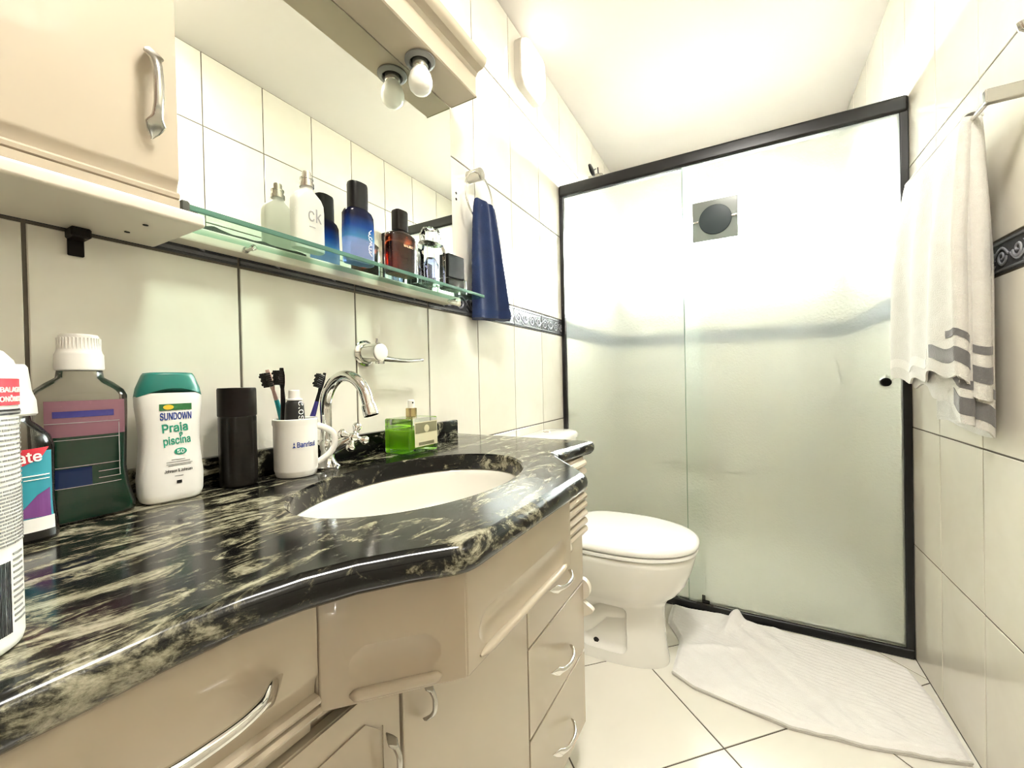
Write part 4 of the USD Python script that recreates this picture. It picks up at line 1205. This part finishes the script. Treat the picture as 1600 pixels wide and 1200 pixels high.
# over the ring: a rounded crown
crown = []
for k in range(10):
    t = k / 9 * PI / 2
    c = G[0].copy()
    c[:, 0] = .052 + (c[:, 0] - .052) * math.sin(t) ** .7
    c[:, 2] = 1.555 + .010 * math.cos(t)
    c[:, 1] = 1.150 + (c[:, 1] - 1.150) * (0.75 + .25 * math.sin(t))
    crown.append(c)
bt = thing('hand_towel', 'dark blue terry hand towel hanging through the ring', 'towel')
part(bt, 'cloth', grid_loop(np.vstack([np.array(crown), G[1:]])), MAT['terry_blue'], smooth=70)
hem = G[-5:-1].copy()
hem[:, :, 0] = .052 + (hem[:, :, 0] - .052) * 1.03
part(bt, 'hem', grid_loop(hem, caps=False), plain('hem_blue', (.002, .014, .068), 0.9), smooth=70)

# ------------------------------------------------------------------ towel bar with white towel
XB = W - 0.062
tb = thing('towel_bar', 'chrome towel bar on the right tiled wall', 'towel bar')
part(tb, 'bar', sweep([(XB, 1.205, 1.531), (XB, 1.45, 1.531), (XB, 1.672, 1.531)], .0055, .0055, 16), MAT['chrome'], smooth=60)
part(tb, 'end_ferrule', T(lathe([(.009, 0), (.010, .003), (.010, .020), (.008, .023)], 20), (XB, 1.690, 1.531), rx=90), MAT['white_plastic'])
part(tb, 'arm', rbox(XB - .012, W - .002, 1.672, 1.684, 1.520, 1.542, .003, 2), MAT['chrome'])
part(tb, 'arm', rbox(XB - .014, W - .002, 1.190, 1.206, 1.517, 1.545, .003, 2), MAT['steel'])
part(tb, 'wall_plate', rbox(W - .010, W - .002, 1.16, 1.206, 1.495, 1.575, .003, 2), MAT['steel'])
hk = thing('wall_hook', 'small dark chrome hook at the right edge, above the towel bar', 'hook', (W - .0024, 1.135, 1.60))
part(hk, 'rosette', T(lathe([(.016, 0), (.016, .006), (.010, .008)], 24), ry=-90), MAT['steel'])
part(hk, 'peg', sweep([(-.006, 0, 0), (-.03, 0, .002), (-.045, 0, .012), (-.048, 0, .024)], .006, sides=10), MAT['steel'])


def draped(yf, yn, z_top, bot, seed, x_front, x_back, amp, n=90, m=70, u_max=1.0, grow=0.0):
    """sheet that wraps from the far front edge, round the near end, to the back; s along the loop, t down"""
    P = np.zeros((n, m, 3))
    for i in range(n):
        s_ = i / (n - 1) * u_max
        for j in range(m):
            t = j / (m - 1)
            zb = bot(s_)
            z = z_top + (zb - z_top) * t
            e = min(1.0, t * 2.2) ** 0.7
            xf = XB - .012 - x_front * e
            xbk = XB + .010 + x_back * e
            if s_ < .62:                       # front face, far to near
                k = s_ / .62
                y = yf + (yn - yf) * k + grow * t * (1 - k)
                x = xf - amp * e * (0.5 + 0.5 * math.sin(k * 17 + seed + 0.8 * t)) - amp * .5 * e * math.sin(k * 7 + 2 * t + seed)
            elif s_ < .80:                     # near end with an inward crease
                k = (s_ - .62) / .18
                y = yn - .012 * math.sin(k * PI) * e + .022 * e * math.exp(-((k - .45) / .16) ** 2)
                x = (xf - amp * e * (0.5 + 0.5 * math.sin(17 + seed + 0.8 * t)) - amp * .5 * e * math.sin(7 + 2 * t + seed)) * (1 - k) + xbk * k
            else:
                k = (s_ - .80) / .20
                y = yn + (yf - yn) * k * .9
                x = xbk + .003 * e * math.sin(k * 9)
            P[i, j] = (x, y, z)
    P += 0.0016 * (meshkit.fbm(P * 70, 3, int(seed * 10))[..., None] - .5)
    return P


wt = thing('bath_towel', 'white bath towel with grey stripes, folded over the chrome bar', 'towel')


def bot_a(s_):
    return float(np.interp(s_, [0, .2, .35, .5, .62, .70, .80, 1.0], [.962, .960, .968, .985, .975, .935, .925, .93])) + .008 * math.sin(s_ * 31)


def bot_b(s_):
    return float(np.interp(s_, [0, .3, .5, .62, .70, .80, 1.0], [.95, .945, .905, .880, .855, .845, .85])) + .008 * math.sin(s_ * 27 + 1)


A = draped(1.655, 1.285, 1.538, bot_a, 0.6, .014, .012, .011, grow=.045)
B = draped(1.630, 1.292, 1.536, bot_b, 2.1, .004, .018, .005, grow=.02)
part(wt, 'outer_fold', sheet(A, .0045), MAT['terry_white'], smooth=70)
part(wt, 'inner_fold', sheet(B, .0045), MAT['terry_white'], smooth=70)
# crown over the bar
ca = np.linspace(0, PI, 12)
yy = np.linspace(1.286, 1.655, 40)
CR = np.array([[(XB - .0135 * math.cos(t) * 1.05, y, 1.5345 + .0125 * math.sin(t) + .0006 * math.sin(y * 80)) for t in ca] for y in yy])
part(wt, 'crown', sheet(CR, .004), MAT['terry_white'], smooth=70)


def stripe(P, i0, i1, t0, t1, off=.0007, thick=.0045):
    """band lying on the outer side of a draped sheet"""
    m = P.shape[1]
    j0, j1 = int(t0 * (m - 1)), int(t1 * (m - 1)) + 1
    nn = np.cross(np.gradient(P, axis=0), np.gradient(P, axis=1))
    nn /= np.linalg.norm(nn, axis=2, keepdims=True) + 1e-12
    outward = nn[:P.shape[0] // 2, m // 2:, 0].mean() < 0
    Q = P + nn * off if outward else P - nn * (thick + off)
    Q = Q[i0:i1, j0:j1 + 1]
    if not outward:
        Q = Q[::-1]
    return sheet(Q, .0009)


NA = A.shape[0]
part(wt, 'stripe', stripe(A, int(.47 * NA), int(.82 * NA), .885, .935), MAT['terry_grey'], smooth=70, label='wide grey stripe')
part(wt, 'stripe', stripe(A, int(.56 * NA), int(.82 * NA), .815, .83), MAT['terry_grey'], smooth=70, label='narrow grey stripe')
part(wt, 'woven_band', stripe(A, 0, int(.46 * NA), .90, .93), MAT['terry_band'], smooth=70)
part(wt, 'stripe', stripe(B, int(.55 * NA), int(.82 * NA), .925, .965), MAT['terry_grey'], smooth=70, label='wide grey stripe')
part(wt, 'stripe', stripe(B, int(.35 * NA), int(.82 * NA), .865, .88), MAT['terry_grey'], smooth=70, label='narrow grey stripe')

# ------------------------------------------------------------------ toilet
YT = 1.512
to = thing('toilet', 'white ceramic toilet with a closed glossy lid', 'toilet', (0, YT, 0))


def egg(xb, xf, hw, z, n=72, p=2.25):
    """outline from the back xb to the front xf, widest 40 % along"""
    a = np.arange(n) * 2 * PI / n
    xm = xb + (xf - xb) * .42
    c, s_ = np.cos(a), np.sin(a)
    X = np.where(c > 0, xm + (xf - xm) * np.sign(c) * np.abs(c) ** (2 / p), xm + (xm - xb) * np.sign(c) * np.abs(c) ** (2 / 3.2))
    Y = hw * np.sign(s_) * np.abs(s_) ** (2 / p)
    return np.stack([X, Y, np.full(n, z)], 1)


ped = grid_loop(np.array([egg(.14, .540, .098, 0), egg(.14, .540, .098, .012), egg(.145, .532, .090, .05), egg(.15, .526, .086, .12), egg(.15, .526, .088, .195), egg(.15, .540, .102, .222), egg(.15, .572, .135, .25), egg(.15, .600, .158, .29), egg(.155, .617, .172, .335), egg(.16, .628, .180, .375), egg(.16, .630, .181, .392), egg(.165, .620, .174, .398)]))
pm = to_m3(ped)
cut = to_m3(rbox(.255, .415, -.20, -.066, .035, .195, .022, 4))
cut2 = to_m3(rbox(.255, .415, .066, .20, .035, .195, .022, 4))
part(to, 'bowl', m3m(pm - cut - cut2), MAT['ceramic'], smooth=40)
part(to, 'trapway', sweep([(.21, -.045, .06), (.27, -.048, .11), (.33, -.045, .165), (.42, -.04, .17)], [.035, .038, .036, .03], None, 20), MAT['ceramic'], smooth=60)
part(to, 'bolt_cap', T(lathe([(.011, 0), (.011, .004), (.006, .008)], 20), (.300, -.064, .045), rx=90), MAT['hole_dark'], label='dark bolt hole in the foot')
part(to, 'seat', grid_loop(np.array([egg(.172, .632, .182, .399), egg(.168, .637, .186, .403), egg(.168, .637, .186, .411), egg(.172, .633, .182, .414)])), MAT['seat_plastic'], smooth=40)
lid = [egg(.172, .633, .182, .4152), egg(.168, .639, .188, .419), egg(.167, .641, .190, .426), egg(.169, .638, .187, .434), egg(.178, .628, .178, .441), egg(.20, .60, .155, .4455), egg(.26, .50, .09, .448), egg(.32, .42, .03, .449)]
part(to, 'lid', grid_loop(np.array(lid)), MAT['seat_plastic'], smooth=60)
for q in (-.075, .075):
    part(to, 'hinge', T(lathe([(.011, -.02), (.012, -.018), (.012, .018), (.011, .02)], 18), (.172, q, .425), rx=90), MAT['chrome'])
part(to, 'tank', loft([(.385, .060, .150, 6, .085, 0), (.39, .066, .160, 6, .085, 0), (.60, .072, .178, 6, .085, 0), (.742, .076, .184, 6, .085, 0)], 64), MAT['ceramic'], smooth=40)
part(to, 'tank_lid', loft([(.743, .077, .186, 6, .086, 0), (.745, .081, .190, 6, .086, 0), (.758, .0815, .191, 6, .086, 0), (.768, .077, .186, 5, .086, 0), (.774, .062, .165, 4, .086, 0), (.777, .03, .09, 3, .086, 0)], 64), MAT['ceramic'], smooth=50)
part(to, 'flush_button', T(lathe([(.020, 0), (.021, .003), (.019, .005)], 28), (.086, 0, .776)), MAT['chrome'])

# ------------------------------------------------------------------ white bath mat on the floor
n, m = 150, 80
RU = np.zeros((n, m, 3))
xs = np.linspace(0, 1, n)
for i, u in enumerate(xs):
    for j in range(m):
        v_ = j / (m - 1)
        xf = .545 + (1.262 - .545) * u
        xbk = .500 + (1.235 - .500) * u
        sm = min(1.0, max(0.0, (v_ - .38) / .35)); sm = sm * sm * (3 - 2 * sm)
        x_ = .556 - .060 * sm + (1.262 - .024 * v_ + .012 * math.sin(v_ * PI) - (.556 - .060 * sm)) * u
        yf = float(np.interp(u, [0, .10, .45, .7, .93, 1.0], [1.452, 1.412, 1.370, 1.392, 1.432, 1.448]))
        yb = float(np.interp(u, [0, .3, .85, 1.0], [1.888, 1.892, 1.868, 1.795]))
        RU[i, j] = (x_, yf + (yb - yf) * v_, 0)
q = RU.copy()
wr_ = meshkit.fbm(np.stack([q[..., 0] * 9, q[..., 1] * 7, q[..., 0] * 0], -1), 3, 5)
wr2 = meshkit.noise(np.stack([(q[..., 0] + q[..., 1] * .8) * 22, (q[..., 1] - q[..., 0]) * 5, 0 * q[..., 0]], -1), 9)
z = .010 + .012 * wr_ + .012 * np.clip(wr2 - .35, 0, 1)
ridge = np.exp(-(((q[..., 0] - .735) - .35 * (q[..., 1] - 1.85)) / .018) ** 2) * np.exp(-((q[..., 1] - 1.84) / .075) ** 2)
z += .045 * ridge
z += .012 * np.exp(-(((q[..., 1] - 1.60) - .5 * (q[..., 0] - .62)) / .02) ** 2) * np.exp(-((q[..., 0] - .66) / .09) ** 2)
z += .0038 * (0.5 + 0.5 * np.sin((q[..., 1] * 1.0 + q[..., 0] * .25) * 330)) * np.clip(meshkit.noise(q * 6, 4) * 2 - .5, 0, 1)
ed = np.minimum.reduce([np.broadcast_to(np.arange(n)[:, None], (n, m)), n - 1 - np.arange(n)[:, None] + np.zeros((n, m)), np.broadcast_to(np.arange(m)[None], (n, m)), m - 1 - np.arange(m)[None] + np.zeros((n, m))]) / 3.0
RU[..., 2] = z * np.clip(ed, .25, 1) ** .6
bot = RU.copy()
bot[..., 2] = .0006
k = n * m
top_ = sheet(RU)
ids = [(a, 0) for a in range(n)] + [(n - 1, c) for c in range(1, m)] + [(a, m - 1) for a in range(n - 2, -1, -1)] + [(0, c) for c in range(m - 2, 0, -1)]
ids = np.array([a * m + c for a, c in ids])
nx_ = np.roll(ids, -1)
g = np.vstack([np.stack([ids, k + ids, nx_], 1), np.stack([nx_, k + ids, k + nx_], 1)])
mat_ = trimesh.Trimesh(np.vstack([RU.reshape(-1, 3), bot.reshape(-1, 3)]), np.vstack([top_.faces, np.array(top_.faces)[:, ::-1] + k, g[:, ::-1]]), process=False)
if mat_.volume < 0:
    mat_.invert()
bm = thing('bath_mat', 'crumpled white terry bath mat on the floor against the shower rail', 'bath mat')
part(bm, 'cloth', mat_, MAT['terry_mat'], smooth=70)
hemp = np.array([RU[i, 0] + [0, -.001, .001] for i in range(n)])
hemp[:, 2] = np.maximum(hemp[:, 2], .0045)
part(bm, 'hem', sweep(hemp, .0035, .0035, 8), MAT['terry_white'], smooth=60)

# ------------------------------------------------------------------ two drilled holes beside the mirror (marks on the wall)
for zz in (1.575, 1.556):
    part(wl, 'drilled_hole', T(lathe([(.004, 0), (.004, .0012)], 12), (.0022, 1.063, zz), ry=90), MAT['hole_dark'], smooth=False)
